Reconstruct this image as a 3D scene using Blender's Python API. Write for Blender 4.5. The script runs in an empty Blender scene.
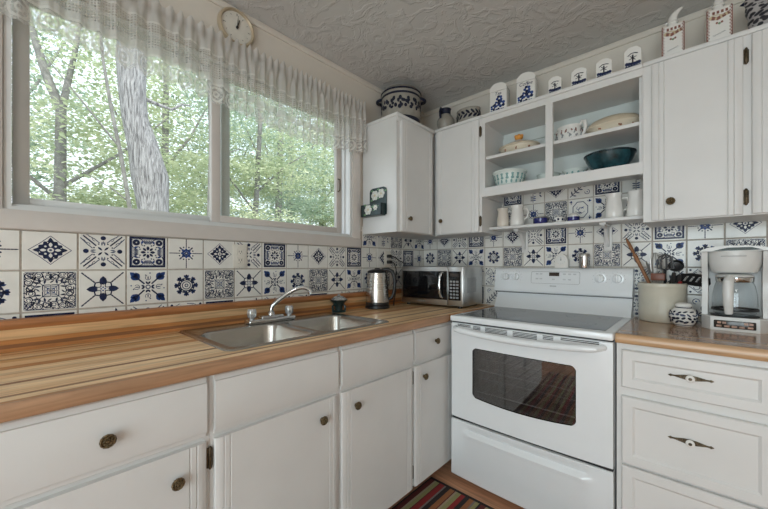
import bpy, bmesh, math, random
from math import sin, cos, pi, radians, sqrt, atan2, hypot
from mathutils import Vector, Matrix

scene = bpy.context.scene
COL = scene.collection
random.seed(7)

# ------------------------------------------------------------------ materials
MATS = {}
def nt_new(name):
    m = bpy.data.materials.new(name); m.use_nodes = True
    nt = m.node_tree
    for n in list(nt.nodes): nt.nodes.remove(n)
    out = nt.nodes.new('ShaderNodeOutputMaterial')
    return m, nt, out
def N(nt, typ, **kw):
    n = nt.nodes.new(typ)
    for k, v in kw.items():
        if k.startswith('i_'): n.inputs[k[2:].replace('_', ' ')].default_value = v
        else: setattr(n, k, v)
    return n
def L(nt, a, b): nt.links.new(a, b)
def rgba(c): return (c[0], c[1], c[2], 1.0)

def mat(name, col, rough=.5, metal=0.0, noise=0.06, nscale=12.0, bump=0.0, bscale=60.0, coat=0.0, spec=.5):
    """Principled with a little procedural colour variation and optional bump."""
    m, nt, out = nt_new(name)
    p = N(nt, 'ShaderNodeBsdfPrincipled')
    p.inputs['Roughness'].default_value = rough
    p.inputs['Metallic'].default_value = metal
    p.inputs['Coat Weight'].default_value = coat
    p.inputs['Specular IOR Level'].default_value = spec
    tc = N(nt, 'ShaderNodeTexCoord')
    nz = N(nt, 'ShaderNodeTexNoise'); nz.inputs['Scale'].default_value = nscale; nz.inputs['Detail'].default_value = 3
    L(nt, tc.outputs['Object'], nz.inputs['Vector'])
    rp = N(nt, 'ShaderNodeValToRGB')
    lo = tuple(max(0, c * (1 - noise)) for c in col); hi = tuple(min(1, c * (1 + noise)) for c in col)
    rp.color_ramp.elements[0].color = rgba(lo); rp.color_ramp.elements[1].color = rgba(hi)
    rp.color_ramp.elements[0].position = .3; rp.color_ramp.elements[1].position = .7
    L(nt, nz.outputs['Fac'], rp.inputs['Fac']); L(nt, rp.outputs['Color'], p.inputs['Base Color'])
    if bump:
        n2 = N(nt, 'ShaderNodeTexNoise'); n2.inputs['Scale'].default_value = bscale; n2.inputs['Detail'].default_value = 4
        L(nt, tc.outputs['Object'], n2.inputs['Vector'])
        b = N(nt, 'ShaderNodeBump'); b.inputs['Strength'].default_value = bump; b.inputs['Distance'].default_value = .01
        L(nt, n2.outputs['Fac'], b.inputs['Height']); L(nt, b.outputs['Normal'], p.inputs['Normal'])
    L(nt, p.outputs[0], out.inputs['Surface'])
    MATS[name] = m
    return m

M = {}
M['cab'] = mat('painted_white_cabinet', (.68, .675, .66), .42, noise=.03, nscale=5, bump=.03, bscale=30)
M['cabin'] = mat('cabinet_interior_paint', (.60, .64, .62), .5, noise=.03)
M['wall'] = mat('beige_wall_paint', (.66, .61, .54), .8, noise=.02, nscale=3, bump=.04, bscale=90)
M['trim'] = mat('window_casing_paint', (.575, .535, .50), .45, noise=.03)
M['vinyl'] = mat('window_vinyl', (.66, .67, .66), .35, noise=.02)
M['tile'] = mat('glazed_white_tile', (.74, .73, .69), .18, noise=.04, nscale=20, bump=.02, bscale=25)
M['grout'] = mat('tile_grout', (.42, .38, .33), .9, noise=.15, nscale=60)
M['navy'] = mat('navy_glaze', (.012, .020, .060), .3, spec=.25, noise=.4, nscale=60)
M['blue'] = mat('cobalt_glaze', (.024, .058, .20), .3, spec=.25, noise=.4, nscale=60)
M['inkgrey'] = mat('grey_blue_glaze', (.062, .078, .14), .3, spec=.25, noise=.3, nscale=70)
M['stovewhite'] = mat('stove_enamel', (.765, .79, .805), .2, noise=.01, coat=.3)
M['dark'] = mat('black_gap', (.012, .012, .013), .6)
M['black'] = mat('black_plastic', (.015, .015, .016), .35, noise=.2)
M['brass'] = mat('aged_brass', (.15, .105, .055), .36, .75, noise=.85, nscale=220, bump=.5, bscale=300)
M['bronze'] = mat('dark_bronze', (.09, .065, .038), .4, .6, noise=.6, nscale=150)
M['steel'] = mat('brushed_steel', (.55, .53, .50), .3, 1.0, noise=.06, nscale=3)
M['sink'] = mat('satin_sink_steel', (.50, .485, .455), .27, 1.0, noise=.05, nscale=4)
M['chrome'] = mat('chrome', (.66, .67, .68), .1, 1.0, noise=.03)
M['acrylic'] = mat('clear_acrylic_knob', (.62, .64, .65), .08, .6, noise=.35, nscale=90)
M['ceramic'] = mat('white_ceramic', (.76, .745, .71), .22, noise=.02)
M['cream'] = mat('cream_ceramic', (.70, .62, .49), .28, noise=.05)
M['creamdark'] = mat('cream_rim', (.56, .48, .36), .35, noise=.1)
M['stone'] = mat('grey_stoneware', (.30, .28, .24), .4, noise=.12, nscale=30)
M['crock'] = mat('glazed_crock', (.60, .565, .47), .3, noise=.06, nscale=14)
M['darknavy'] = mat('dark_blue_decor', (.012, .015, .032), .4, spec=.25, noise=.3, nscale=60)
M['cobaltglass'] = mat('cobalt_glass', (.012, .014, .12), .08, noise=.3, coat=.4)
M['teal'] = mat('teal_glaze', (.010, .045, .056), .2, noise=.65, nscale=22, coat=.3)
M['tealdark'] = mat('teal_rim', (.008, .022, .028), .25, noise=.3)
M['mint'] = mat('milk_glass', (.70, .76, .72), .18, noise=.02)
M['turq'] = mat('turquoise_print', (.20, .36, .35), .25, noise=.15, nscale=60)
M['orange'] = mat('orange_knob', (.62, .27, .05), .35, noise=.3, nscale=40)
M['floral'] = mat('floral_decal', (.30, .13, .07), .3, noise=.5, nscale=80)
M['wood'] = mat('utensil_wood', (.29, .125, .05), .5, noise=.25, nscale=25)
M['woodlt'] = mat('utensil_wood_light', (.40, .21, .10), .55, noise=.25, nscale=25)
M['red'] = mat('red_plastic', (.25, .02, .02), .35)
M['brownred'] = mat('red_brown_print', (.22, .085, .06), .35, noise=.35, nscale=150)
M['green'] = mat('green_print', (.13, .25, .12), .35)
M['gold'] = mat('gilt_line', (.55, .46, .30), .35)
M['plastic'] = mat('white_plastic', (.72, .72, .70), .3, noise=.01)
M['greyplastic'] = mat('grey_plastic', (.30, .31, .32), .4)
M['smoke'] = mat('smoked_lid', (.010, .028, .020), .4, noise=.6, nscale=40)
M['display'] = mat('display_panel', (.045, .035, .03), .15)
M['amber'] = mat('panel_print', (.50, .30, .22), .4, noise=.3, nscale=60)
M['outlet'] = mat('outlet_plastic', (.70, .67, .60), .35, noise=.01)
M['metaldark'] = mat('green_black_tole', (.012, .03, .03), .3, noise=.4, nscale=40)
M['flower'] = mat('painted_white_flower', (.60, .60, .55), .4, noise=.25, nscale=120)
M['rod'] = mat('curtain_rod', (.20, .15, .11), .5)
M['clockface'] = mat('clock_face', (.66, .63, .56), .4, noise=.04, nscale=40)
M['clockrim'] = mat('clock_rim', (.50, .41, .29), .3, .3, noise=.1)
M['rack'] = mat('oven_rack', (.75, .75, .75), .35, .3)
M['ovenin'] = mat('oven_enamel', (.55, .54, .53), .4, noise=.2, nscale=20)
def speckle_mat():
    m, nt, out = nt_new('speckled_glaze'); p = N(nt, 'ShaderNodeBsdfPrincipled'); p.inputs['Roughness'].default_value = .3
    tc = N(nt, 'ShaderNodeTexCoord'); mp = N(nt, 'ShaderNodeMapping'); mp.inputs['Scale'].default_value = (55, 55, 85); L(nt, tc.outputs['Object'], mp.inputs[0])
    v = N(nt, 'ShaderNodeTexVoronoi'); v.inputs['Scale'].default_value = 1.0; L(nt, mp.outputs[0], v.inputs['Vector'])
    r = N(nt, 'ShaderNodeValToRGB'); r.color_ramp.elements[0].color = rgba((.02, .02, .028)); r.color_ramp.elements[1].color = rgba((.40, .375, .37)); r.color_ramp.elements[0].position = .47; r.color_ramp.elements[1].position = .53
    L(nt, v.outputs['Distance'], r.inputs[0]); L(nt, r.outputs[0], p.inputs['Base Color']); L(nt, p.outputs[0], out.inputs[0]); return m
M['hen'] = speckle_mat()
M['toe'] = mat('toe_kick', (.03, .02, .017), .6)

def brushed(name, col, axis_scale, rough=.28):
    m, nt, out = nt_new(name)
    p = N(nt, 'ShaderNodeBsdfPrincipled'); p.inputs['Metallic'].default_value = 1; p.inputs['Roughness'].default_value = rough
    p.inputs['Base Color'].default_value = rgba(col)
    tc = N(nt, 'ShaderNodeTexCoord'); mp = N(nt, 'ShaderNodeMapping'); mp.inputs['Scale'].default_value = axis_scale
    nz = N(nt, 'ShaderNodeTexNoise'); nz.inputs['Scale'].default_value = 6; nz.inputs['Detail'].default_value = 5
    L(nt, tc.outputs['Object'], mp.inputs[0]); L(nt, mp.outputs[0], nz.inputs['Vector'])
    mr = N(nt, 'ShaderNodeMapRange'); mr.inputs['To Min'].default_value = rough - .08; mr.inputs['To Max'].default_value = rough + .1
    L(nt, nz.outputs['Fac'], mr.inputs['Value']); L(nt, mr.outputs[0], p.inputs['Roughness'])
    L(nt, p.outputs[0], out.inputs['Surface']); return m
M['kettle'] = brushed('kettle_steel', (.62, .59, .55), (1, 1, 40), .24)
M['micro'] = brushed('microwave_steel', (.56, .56, .55), (1, 1, 60), .3)

def ceiling_mat():
    m, nt, out = nt_new('stippled_ceiling_plaster')
    p = N(nt, 'ShaderNodeBsdfPrincipled'); p.inputs['Roughness'].default_value = .75
    p.inputs['Base Color'].default_value = rgba((.60, .595, .58))
    tc = N(nt, 'ShaderNodeTexCoord')
    w = N(nt, 'ShaderNodeTexNoise'); w.inputs['Scale'].default_value = 5; w.inputs['Detail'].default_value = 2
    L(nt, tc.outputs['Object'], w.inputs['Vector'])
    mx = N(nt, 'ShaderNodeMixRGB'); mx.inputs[0].default_value = .12
    L(nt, tc.outputs['Object'], mx.inputs[1]); L(nt, w.outputs['Color'], mx.inputs[2])
    a = N(nt, 'ShaderNodeTexNoise'); a.inputs['Scale'].default_value = 9; a.inputs['Detail'].default_value = 5; a.inputs['Roughness'].default_value = .55; a.inputs['Distortion'].default_value = 2.2
    L(nt, mx.outputs[0], a.inputs['Vector'])
    r = N(nt, 'ShaderNodeValToRGB'); r.color_ramp.elements[0].position = .47; r.color_ramp.elements[1].position = .6
    L(nt, a.outputs['Fac'], r.inputs[0])
    b = N(nt, 'ShaderNodeBump'); b.inputs['Strength'].default_value = .32; b.inputs['Distance'].default_value = .014
    L(nt, r.outputs[0], b.inputs['Height']); L(nt, b.outputs[0], p.inputs['Normal'])
    L(nt, p.outputs[0], out.inputs[0]); return m
M['ceiling'] = ceiling_mat()

def plank_mat(name, stops, axis, length, rough, coat, grain_axis):
    """wood boards: colour by position across the boards (constant ramp) times a long grain noise"""
    m, nt, out = nt_new(name)
    p = N(nt, 'ShaderNodeBsdfPrincipled'); p.inputs['Roughness'].default_value = rough; p.inputs['Coat Weight'].default_value = coat
    p.inputs['Coat Roughness'].default_value = .08
    geo = N(nt, 'ShaderNodeTexCoord'); sp = N(nt, 'ShaderNodeSeparateXYZ'); L(nt, geo.outputs['Object'], sp.inputs[0])
    mr = N(nt, 'ShaderNodeMapRange'); mr.inputs['From Min'].default_value = 0; mr.inputs['From Max'].default_value = length
    L(nt, sp.outputs[axis], mr.inputs['Value'])
    rp = N(nt, 'ShaderNodeValToRGB'); cr = rp.color_ramp; cr.interpolation = 'CONSTANT'
    while len(cr.elements) < len(stops): cr.elements.new(.5)
    for e, (pos, c) in zip(cr.elements, stops): e.position = pos / length; e.color = rgba(c)
    L(nt, mr.outputs[0], rp.inputs[0])
    mp = N(nt, 'ShaderNodeMapping'); sc = [22, 22, 22]; sc[grain_axis] = 1.3; mp.inputs['Scale'].default_value = sc
    L(nt, geo.outputs['Object'], mp.inputs[0])
    nz = N(nt, 'ShaderNodeTexNoise'); nz.inputs['Scale'].default_value = 3.2; nz.inputs['Detail'].default_value = 6; nz.inputs['Distortion'].default_value = .6
    L(nt, mp.outputs[0], nz.inputs['Vector'])
    g = N(nt, 'ShaderNodeMapRange'); g.inputs['From Min'].default_value = .3; g.inputs['From Max'].default_value = .7; g.inputs['To Min'].default_value = .72; g.inputs['To Max'].default_value = 1.16
    L(nt, nz.outputs['Fac'], g.inputs['Value'])
    mu = N(nt, 'ShaderNodeVectorMath', operation='SCALE'); L(nt, rp.outputs[0], mu.inputs[0]); L(nt, g.outputs[0], mu.inputs['Scale'])
    L(nt, mu.outputs[0], p.inputs['Base Color'])
    L(nt, p.outputs[0], out.inputs[0]); return m
LT = (.87, .62, .36); LT2 = (.77, .50, .265); OR = (.56, .25, .085); BR = (.30, .135, .06); TA = (.68, .39, .17)
M['butcher'] = plank_mat('butcher_block', [(0, TA), (.05, LT2), (.075, OR), (.09, LT2), (.125, LT), (.155, BR), (.163, TA), (.205, LT2), (.262, OR), (.305, LT), (.36, LT2), (.405, LT), (.457, BR), (.478, LT), (.53, LT2), (.575, BR), (.588, LT), (.618, OR), (.66, OR)], 0, .70, .42, .08, 1)
M['butcherglossy'] = plank_mat('butcher_block_gloss', [(0, (.40, .225, .10)), (.05, (.34, .15, .06)), (.10, (.46, .28, .13)), (.14, (.20, .09, .04)), (.17, (.34, .15, .06)), (.22, (.40, .225, .10)), (.27, (.33, .145, .055)), (.31, (.20, .09, .04)), (.34, (.44, .26, .12)), (.40, (.34, .15, .06)), (.44, (.40, .225, .10)), (.50, (.34, .15, .06)), (.55, (.47, .28, .13)), (.59, (.47, .28, .13)), (.61, (.50, .30, .15))], 1, .70, .22, .35, 0)
M['cherry'] = plank_mat('cherry_strip', [(0, OR), (.012, BR), (.024, OR), (.04, LT2), (.072, (.42, .17, .06))], 2, .12, .4, .1, 1)
M['nosing'] = plank_mat('nosing_wood', [(0, (.42, .24, .135))], 2, 1, .4, .1, 1)
M['floorwood'] = plank_mat('floor_boards', [(0, (.60, .31, .18)), (.12, (.55, .28, .16)), (.24, (.65, .35, .21)), (.36, (.57, .295, .17)), (.50, (.62, .32, .19)), (.64, (.55, .28, .16)), (.8, (.61, .32, .19))], 1, .95, .4, .1, 0)

def glass_mat(name, tint=(.95, .98, .97), gloss=.08, rough=.0, ior=1.45):
    m, nt, out = nt_new(name)
    t = N(nt, 'ShaderNodeBsdfTransparent'); t.inputs[0].default_value = rgba(tint)
    g = N(nt, 'ShaderNodeBsdfGlossy'); g.inputs['Roughness'].default_value = rough
    f0 = ((ior - 1) / (ior + 1)) ** 2
    lw = N(nt, 'ShaderNodeLayerWeight'); lw.inputs[0].default_value = .5
    pw_ = N(nt, 'ShaderNodeMath', operation='POWER'); pw_.inputs[1].default_value = 5.0; L(nt, lw.outputs['Facing'], pw_.inputs[0])
    fr = N(nt, 'ShaderNodeMath', operation='MULTIPLY_ADD'); fr.inputs[1].default_value = 1 - f0; fr.inputs[2].default_value = f0; L(nt, pw_.outputs[0], fr.inputs[0])
    mx = N(nt, 'ShaderNodeMixShader'); L(nt, fr.outputs[0], mx.inputs[0]); L(nt, t.outputs[0], mx.inputs[1]); L(nt, g.outputs[0], mx.inputs[2])
    L(nt, mx.outputs[0], out.inputs[0]); return m
M['pane'] = glass_mat('window_glass')
M['carafe'] = glass_mat('carafe_glass', (.88, .90, .91), ior=1.7)
M['ovenglass'] = glass_mat('oven_door_glass', (.62, .62, .63), rough=.02, ior=2.3)
M['ceranglass'] = mat('ceramic_cooktop_glass', (.035, .037, .04), .12, noise=.25, nscale=250, spec=.75)
M['microglass'] = mat('microwave_black_glass', (.006, .006, .007), .06)

def rug_mat():
    m, nt, out = nt_new('striped_rug')
    p = N(nt, 'ShaderNodeBsdfPrincipled'); p.inputs['Roughness'].default_value = .95
    tc = N(nt, 'ShaderNodeTexCoord'); sp = N(nt, 'ShaderNodeSeparateXYZ'); L(nt, tc.outputs['Object'], sp.inputs[0])
    f = N(nt, 'ShaderNodeMath', operation='MULTIPLY'); f.inputs[1].default_value = 1 / .30; L(nt, sp.outputs[0], f.inputs[0])
    fr = N(nt, 'ShaderNodeMath', operation='FRACT'); L(nt, f.outputs[0], fr.inputs[0])
    rp = N(nt, 'ShaderNodeValToRGB'); cr = rp.color_ramp; cr.interpolation = 'CONSTANT'
    DR = (.13, .02, .018); RD = (.27, .018, .02); GR = (.29, .28, .12); GY = (.20, .16, .14); BK = (.022, .015, .015); RU = (.32, .12, .045); TN = (.38, .30, .19)
    st = [(0, BK), (.03, DR), (.115, TN), (.15, GR), (.215, DR), (.235, RD), (.33, GY), (.36, BK), (.445, RU), (.53, DR), (.55, TN), (.585, GR), (.66, RD), (.74, BK), (.82, RU), (.9, GY), (.93, GR)]
    while len(cr.elements) < len(st): cr.elements.new(.5)
    for e, (q, c) in zip(cr.elements, st): e.position = q; e.color = rgba(c)
    L(nt, fr.outputs[0], rp.inputs[0])
    nz = N(nt, 'ShaderNodeTexNoise'); nz.inputs['Scale'].default_value = 220; L(nt, tc.outputs['Object'], nz.inputs['Vector'])
    mu = N(nt, 'ShaderNodeMixRGB', blend_type='MULTIPLY'); mu.inputs[0].default_value = .6
    L(nt, rp.outputs[0], mu.inputs[1]); L(nt, nz.outputs['Fac'], mu.inputs[2])
    g = N(nt, 'ShaderNodeVectorMath', operation='SCALE'); g.inputs['Scale'].default_value = 1.5; L(nt, mu.outputs[0], g.inputs[0])
    L(nt, g.outputs[0], p.inputs['Base Color'])
    b = N(nt, 'ShaderNodeBump'); b.inputs['Strength'].default_value = .6; b.inputs['Distance'].default_value = .004
    L(nt, nz.outputs['Fac'], b.inputs['Height']); L(nt, b.outputs[0], p.inputs['Normal'])
    L(nt, p.outputs[0], out.inputs[0]); return m
M['rug'] = rug_mat()

def lace_mat():
    """UV: u metres along the rod, v metres up from the hem (hem = 0)"""
    m, nt, out = nt_new('white_lace')
    uv = N(nt, 'ShaderNodeUVMap'); sp = N(nt, 'ShaderNodeSeparateXYZ'); L(nt, uv.outputs[0], sp.inputs[0])
    U, V = sp.outputs[0], sp.outputs[1]
    def mth(op, a, b=None, c=None):
        n = N(nt, 'ShaderNodeMath', operation=op)
        for i, x in enumerate((a, b, c)):
            if x is None: continue
            if isinstance(x, (int, float)): n.inputs[i].default_value = x
            else: L(nt, x, n.inputs[i])
        return n.outputs[0]
    def step(x, lo, hi):   # 1 inside lo..hi
        return mth('MULTIPLY', mth('GREATER_THAN', x, lo), mth('LESS_THAN', x, hi))
    # square filet mesh
    fu = mth('ABSOLUTE', mth('SUBTRACT', mth('FRACT', mth('MULTIPLY', U, 1 / .0105)), .5))
    fv = mth('ABSOLUTE', mth('SUBTRACT', mth('FRACT', mth('MULTIPLY', V, 1 / .0105)), .5))
    hole = mth('MULTIPLY', mth('LESS_THAN', fu, .30), mth('LESS_THAN', fv, .30))
    zone = step(V, .115, .215)
    # rings of the border
    ru = mth('MULTIPLY', mth('SUBTRACT', mth('FRACT', mth('MULTIPLY', U, 1 / .085)), .5), .085)
    rv = mth('SUBTRACT', V, .045)
    rd = mth('SQRT', mth('ADD', mth('MULTIPLY', ru, ru), mth('MULTIPLY', rv, rv)))
    ring = mth('MAXIMUM', step(rd, .026, .035), step(rd, .008, .015))
    nz = N(nt, 'ShaderNodeTexNoise'); nz.inputs['Scale'].default_value = 85; L(nt, uv.outputs[0], nz.inputs['Vector'])
    netn = mth('GREATER_THAN', nz.outputs['Fac'], .54)
    bz = mth('LESS_THAN', V, .085)
    band = mth('MAXIMUM', step(V, .083, .093), step(V, .215, .224))
    # alpha
    a = mth('SUBTRACT', .74, mth('MULTIPLY', mth('MULTIPLY', hole, zone), .55))
    border = mth('ADD', .36, mth('MAXIMUM', mth('MULTIPLY', ring, .42), mth('MULTIPLY', netn, .26)))
    a = mth('ADD', mth('MULTIPLY', a, mth('SUBTRACT', 1.0, bz)), mth('MULTIPLY', border, bz))
    a = mth('MINIMUM', mth('MAXIMUM', a, mth('MULTIPLY', band, .9)), .93)
    d = N(nt, 'ShaderNodeBsdfDiffuse'); d.inputs[0].default_value = rgba((.80, .785, .76))
    tl = N(nt, 'ShaderNodeBsdfTranslucent'); tl.inputs[0].default_value = rgba((.80, .79, .76))
    mx = N(nt, 'ShaderNodeMixShader'); mx.inputs[0].default_value = .5; L(nt, d.outputs[0], mx.inputs[1]); L(nt, tl.outputs[0], mx.inputs[2])
    tr = N(nt, 'ShaderNodeBsdfTransparent')
    m2 = N(nt, 'ShaderNodeMixShader'); L(nt, a, m2.inputs[0]); L(nt, tr.outputs[0], m2.inputs[1]); L(nt, mx.outputs[0], m2.inputs[2])
    L(nt, m2.outputs[0], out.inputs[0]); return m
M['lace'] = lace_mat()

def leaf_mat(name, c1, c2):
    m, nt, out = nt_new(name)
    tc = N(nt, 'ShaderNodeTexCoord'); nz = N(nt, 'ShaderNodeTexNoise'); nz.inputs['Scale'].default_value = 3.5; nz.inputs['Detail'].default_value = 3
    L(nt, tc.outputs['Object'], nz.inputs['Vector'])
    rp = N(nt, 'ShaderNodeValToRGB'); rp.color_ramp.elements[0].color = rgba(c1); rp.color_ramp.elements[1].color = rgba(c2)
    rp.color_ramp.elements[0].position = .38; rp.color_ramp.elements[1].position = .62
    L(nt, nz.outputs['Fac'], rp.inputs[0])
    d = N(nt, 'ShaderNodeBsdfDiffuse'); t = N(nt, 'ShaderNodeBsdfTranslucent')
    L(nt, rp.outputs[0], d.inputs[0]); L(nt, rp.outputs[0], t.inputs[0])
    mx = N(nt, 'ShaderNodeMixShader'); mx.inputs[0].default_value = .5; L(nt, d.outputs[0], mx.inputs[1]); L(nt, t.outputs[0], mx.inputs[2])
    L(nt, mx.outputs[0], out.inputs[0]); return m
M['leafa'] = leaf_mat('spring_leaves', (.40, .47, .30), (.70, .73, .52))  # both leaf materials are paled to put outdoor haze into their colour
M['leafb'] = leaf_mat('green_leaves', (.32, .42, .33), (.56, .63, .50))
def bark_mat():
    m, nt, out = nt_new('grey_bark')
    p = N(nt, 'ShaderNodeBsdfPrincipled'); p.inputs['Roughness'].default_value = .9
    tc = N(nt, 'ShaderNodeTexCoord'); mp = N(nt, 'ShaderNodeMapping'); mp.inputs['Scale'].default_value = (34, 34, 3.2)
    nz = N(nt, 'ShaderNodeTexNoise'); nz.inputs['Scale'].default_value = 2.2; nz.inputs['Detail'].default_value = 6; nz.inputs['Distortion'].default_value = .7
    L(nt, tc.outputs['Object'], mp.inputs[0]); L(nt, mp.outputs[0], nz.inputs['Vector'])
    rp = N(nt, 'ShaderNodeValToRGB'); rp.color_ramp.elements[0].color = rgba((.12, .112, .115)); rp.color_ramp.elements[1].color = rgba((.40, .385, .39))
    rp.color_ramp.elements[0].position = .34; rp.color_ramp.elements[1].position = .58
    L(nt, nz.outputs['Fac'], rp.inputs[0]); L(nt, rp.outputs[0], p.inputs['Base Color'])
    b = N(nt, 'ShaderNodeBump'); b.inputs['Strength'].default_value = 1; b.inputs['Distance'].default_value = .03
    L(nt, nz.outputs['Fac'], b.inputs['Height']); L(nt, b.outputs[0], p.inputs['Normal'])
    L(nt, p.outputs[0], out.inputs[0]); return m
M['bark'] = bark_mat()
M['barkthin'] = mat('sapling_bark', (.20, .19, .18), .9, noise=.3, nscale=20)

# ------------------------------------------------------------------ mesh helpers
class MB:
    def __init__(s): s.v = []; s.f = []; s.m = []; s.uv = None
    def add(s, verts, faces, mi=0):
        o = len(s.v); s.v += [tuple(v) for v in verts]
        for f in faces: s.f.append([i + o for i in f]); s.m.append(mi)
        return s
    def bm(s, b, mi=0):
        b.verts.ensure_lookup_table(); b.verts.index_update()
        s.add([v.co for v in b.verts], [[v.index for v in f.verts] for f in b.faces], mi); b.free(); return s
    def box(s, lo, hi, mi=0, bev=0.0, seg=2, mtx=None):
        b = bmesh.new(); bmesh.ops.create_cube(b, size=1)
        for v in b.verts:
            v.co = Vector((lo[k] + (v.co[k] + .5) * (hi[k] - lo[k]) for k in range(3)))
        if bev:
            bmesh.ops.bevel(b, geom=list(b.edges), offset=bev, segments=seg, affect='EDGES', profile=.5)
        if mtx is not None: bmesh.ops.transform(b, matrix=mtx, verts=b.verts)
        return s.bm(b, mi)
    def lathe(s, prof, seg=32, c=(0, 0, 0), mi=0, ax='z', sx=1.0, sy=1.0, mod=None, mtx=None):
        """prof: list of (r, h). r==0 closes to a point."""
        vs = []; rings = []
        for r, h in prof:
            if r < 1e-6:
                rings.append([len(vs)]); vs.append((0, 0, h))
            else:
                ids = []
                for k in range(seg):
                    a = 2 * pi * k / seg; rr = r * (mod(a, r, h) if mod else 1)
                    ids.append(len(vs)); vs.append((rr * cos(a) * sx, rr * sin(a) * sy, h))
                rings.append(ids)
        fs = []
        for A, B in zip(rings, rings[1:]):
            if len(A) == 1 and len(B) == 1: continue
            for k in range(seg):
                k2 = (k + 1) % seg
                if len(A) == 1: fs.append([A[0], B[k2], B[k]][::-1])
                elif len(B) == 1: fs.append([A[k], A[k2], B[0]])
                else: fs.append([A[k], A[k2], B[k2], B[k]])
        out = []
        for x, y, z in vs:
            if ax == 'x': x, y, z = z, x, y
            elif ax == 'y': x, y, z = x, -z, y     # axis points to -y
            out.append(Vector((x, y, z)))
        if mtx is not None: out = [mtx @ p for p in out]
        out = [(p[0] + c[0], p[1] + c[1], p[2] + c[2]) for p in out]
        return s.add(out, fs, mi)
    def tube(s, pts, r, seg=10, mi=0, caps=True, flat=1.0):
        pts = [Vector(p) for p in pts]; n = len(pts)
        rs = r if isinstance(r, (list, tuple)) else [r] * n
        vs = []; up = None
        for i, p in enumerate(pts):
            t = (pts[min(i + 1, n - 1)] - pts[max(i - 1, 0)]).normalized()
            if up is None:
                up = Vector((0, 0, 1)) if abs(t.z) < .9 else Vector((1, 0, 0))
            a = (up - t * up.dot(t)).normalized(); b = t.cross(a); up = a
            for k in range(seg):
                q = 2 * pi * k / seg
                vs.append(p + a * cos(q) * rs[i] * flat + b * sin(q) * rs[i])
        fs = []
        for i in range(n - 1):
            for k in range(seg):
                k2 = (k + 1) % seg
                fs.append([i * seg + k, i * seg + k2, (i + 1) * seg + k2, (i + 1) * seg + k])
        if caps:
            fs.append(list(range(seg))[::-1]); fs.append([(n - 1) * seg + k for k in range(seg)])
        return s.add(vs, fs, mi)
    def prism(s, poly, fn, a, b, mi=0):
        """extrude a 2D polygon: fn(u, v, t) -> xyz, t from a to b"""
        n = len(poly)
        vs = [fn(u, v, a) for u, v in poly] + [fn(u, v, b) for u, v in poly]
        fs = [[k, (k + 1) % n, n + (k + 1) % n, n + k] for k in range(n)]
        fs += [list(range(n))[::-1], [n + k for k in range(n)]]
        return s.add(vs, fs, mi)
    def ellipsoid(s, c, r, mi=0, seg=16, rings=10, mtx=None):
        prof = [(sin(pi * k / rings), -cos(pi * k / rings)) for k in range(rings + 1)]
        prof[0] = (0, -1); prof[-1] = (0, 1)
        m = Matrix.Diagonal((r[0], r[1], r[2], 1))
        if mtx is not None: m = mtx @ m
        return s.lathe(prof, seg, c, mi, mtx=m)
    def build(s, name, mats, parent=None, smooth=40, origin=None, fixn=True):
        me = bpy.data.meshes.new(name)
        o = Vector(origin) if origin is not None else Vector((0, 0, 0))
        me.from_pydata([Vector(v) - o for v in s.v], [], s.f)
        if not isinstance(mats, (list, tuple)): mats = [mats]
        for x in mats: me.materials.append(x)
        me.polygons.foreach_set('material_index', s.m)
        if fixn:
            b = bmesh.new(); b.from_mesh(me); bmesh.ops.recalc_face_normals(b, faces=b.faces); b.to_mesh(me); b.free()
        if smooth:
            me.polygons.foreach_set('use_smooth', [True] * len(me.polygons))
            me.set_sharp_from_angle(angle=radians(smooth))
        me.update()
        ob = bpy.data.objects.new(name, me); COL.objects.link(ob)
        if parent is not None: ob.parent = parent
        return ob

def tag(o, label=None, cat=None, group=None, kind=None):
    if label: o['label'] = label
    if cat: o['category'] = cat
    if group: o['group'] = group
    if kind: o['kind'] = kind
    return o
def thing(name, loc, label, cat, group=None, rz=0.0):
    e = bpy.data.objects.new(name, None); COL.objects.link(e); e.location = loc; e.rotation_euler = (0, 0, rz)
    e.empty_display_size = .05
    return tag(e, label, cat, group)
def struct(o): o['kind'] = 'structure'; return o
def copy_tree(o, parent=None):
    c = o.copy(); COL.objects.link(c)
    if parent is not None: c.parent = parent
    for ch in [x for x in o.children]: copy_tree(ch, c)
    return c
def W(root, mb, name, mats, parent=None, **kw):
    """build world-coordinate geometry under an unrotated root (or under a part of it)"""
    return mb.build(name, mats, parent or root, origin=root.location, **kw)

# ------------------------------------------------------------------ camera
cd = bpy.data.cameras.new('camera'); cam = bpy.data.objects.new('camera', cd); COL.objects.link(cam)
cd.sensor_fit = 'HORIZONTAL'; cd.sensor_width = 36; cd.lens = 340 / 768 * 36; cd.shift_y = (265.5 - 254.5) / 768
cd.clip_start = .02; cd.clip_end = 300
CAM = Vector((1.668, -2.301, 1.19))
cam.location = CAM; cam.rotation_euler = (radians(90), 0, radians(42.6))
scene.camera = cam

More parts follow.
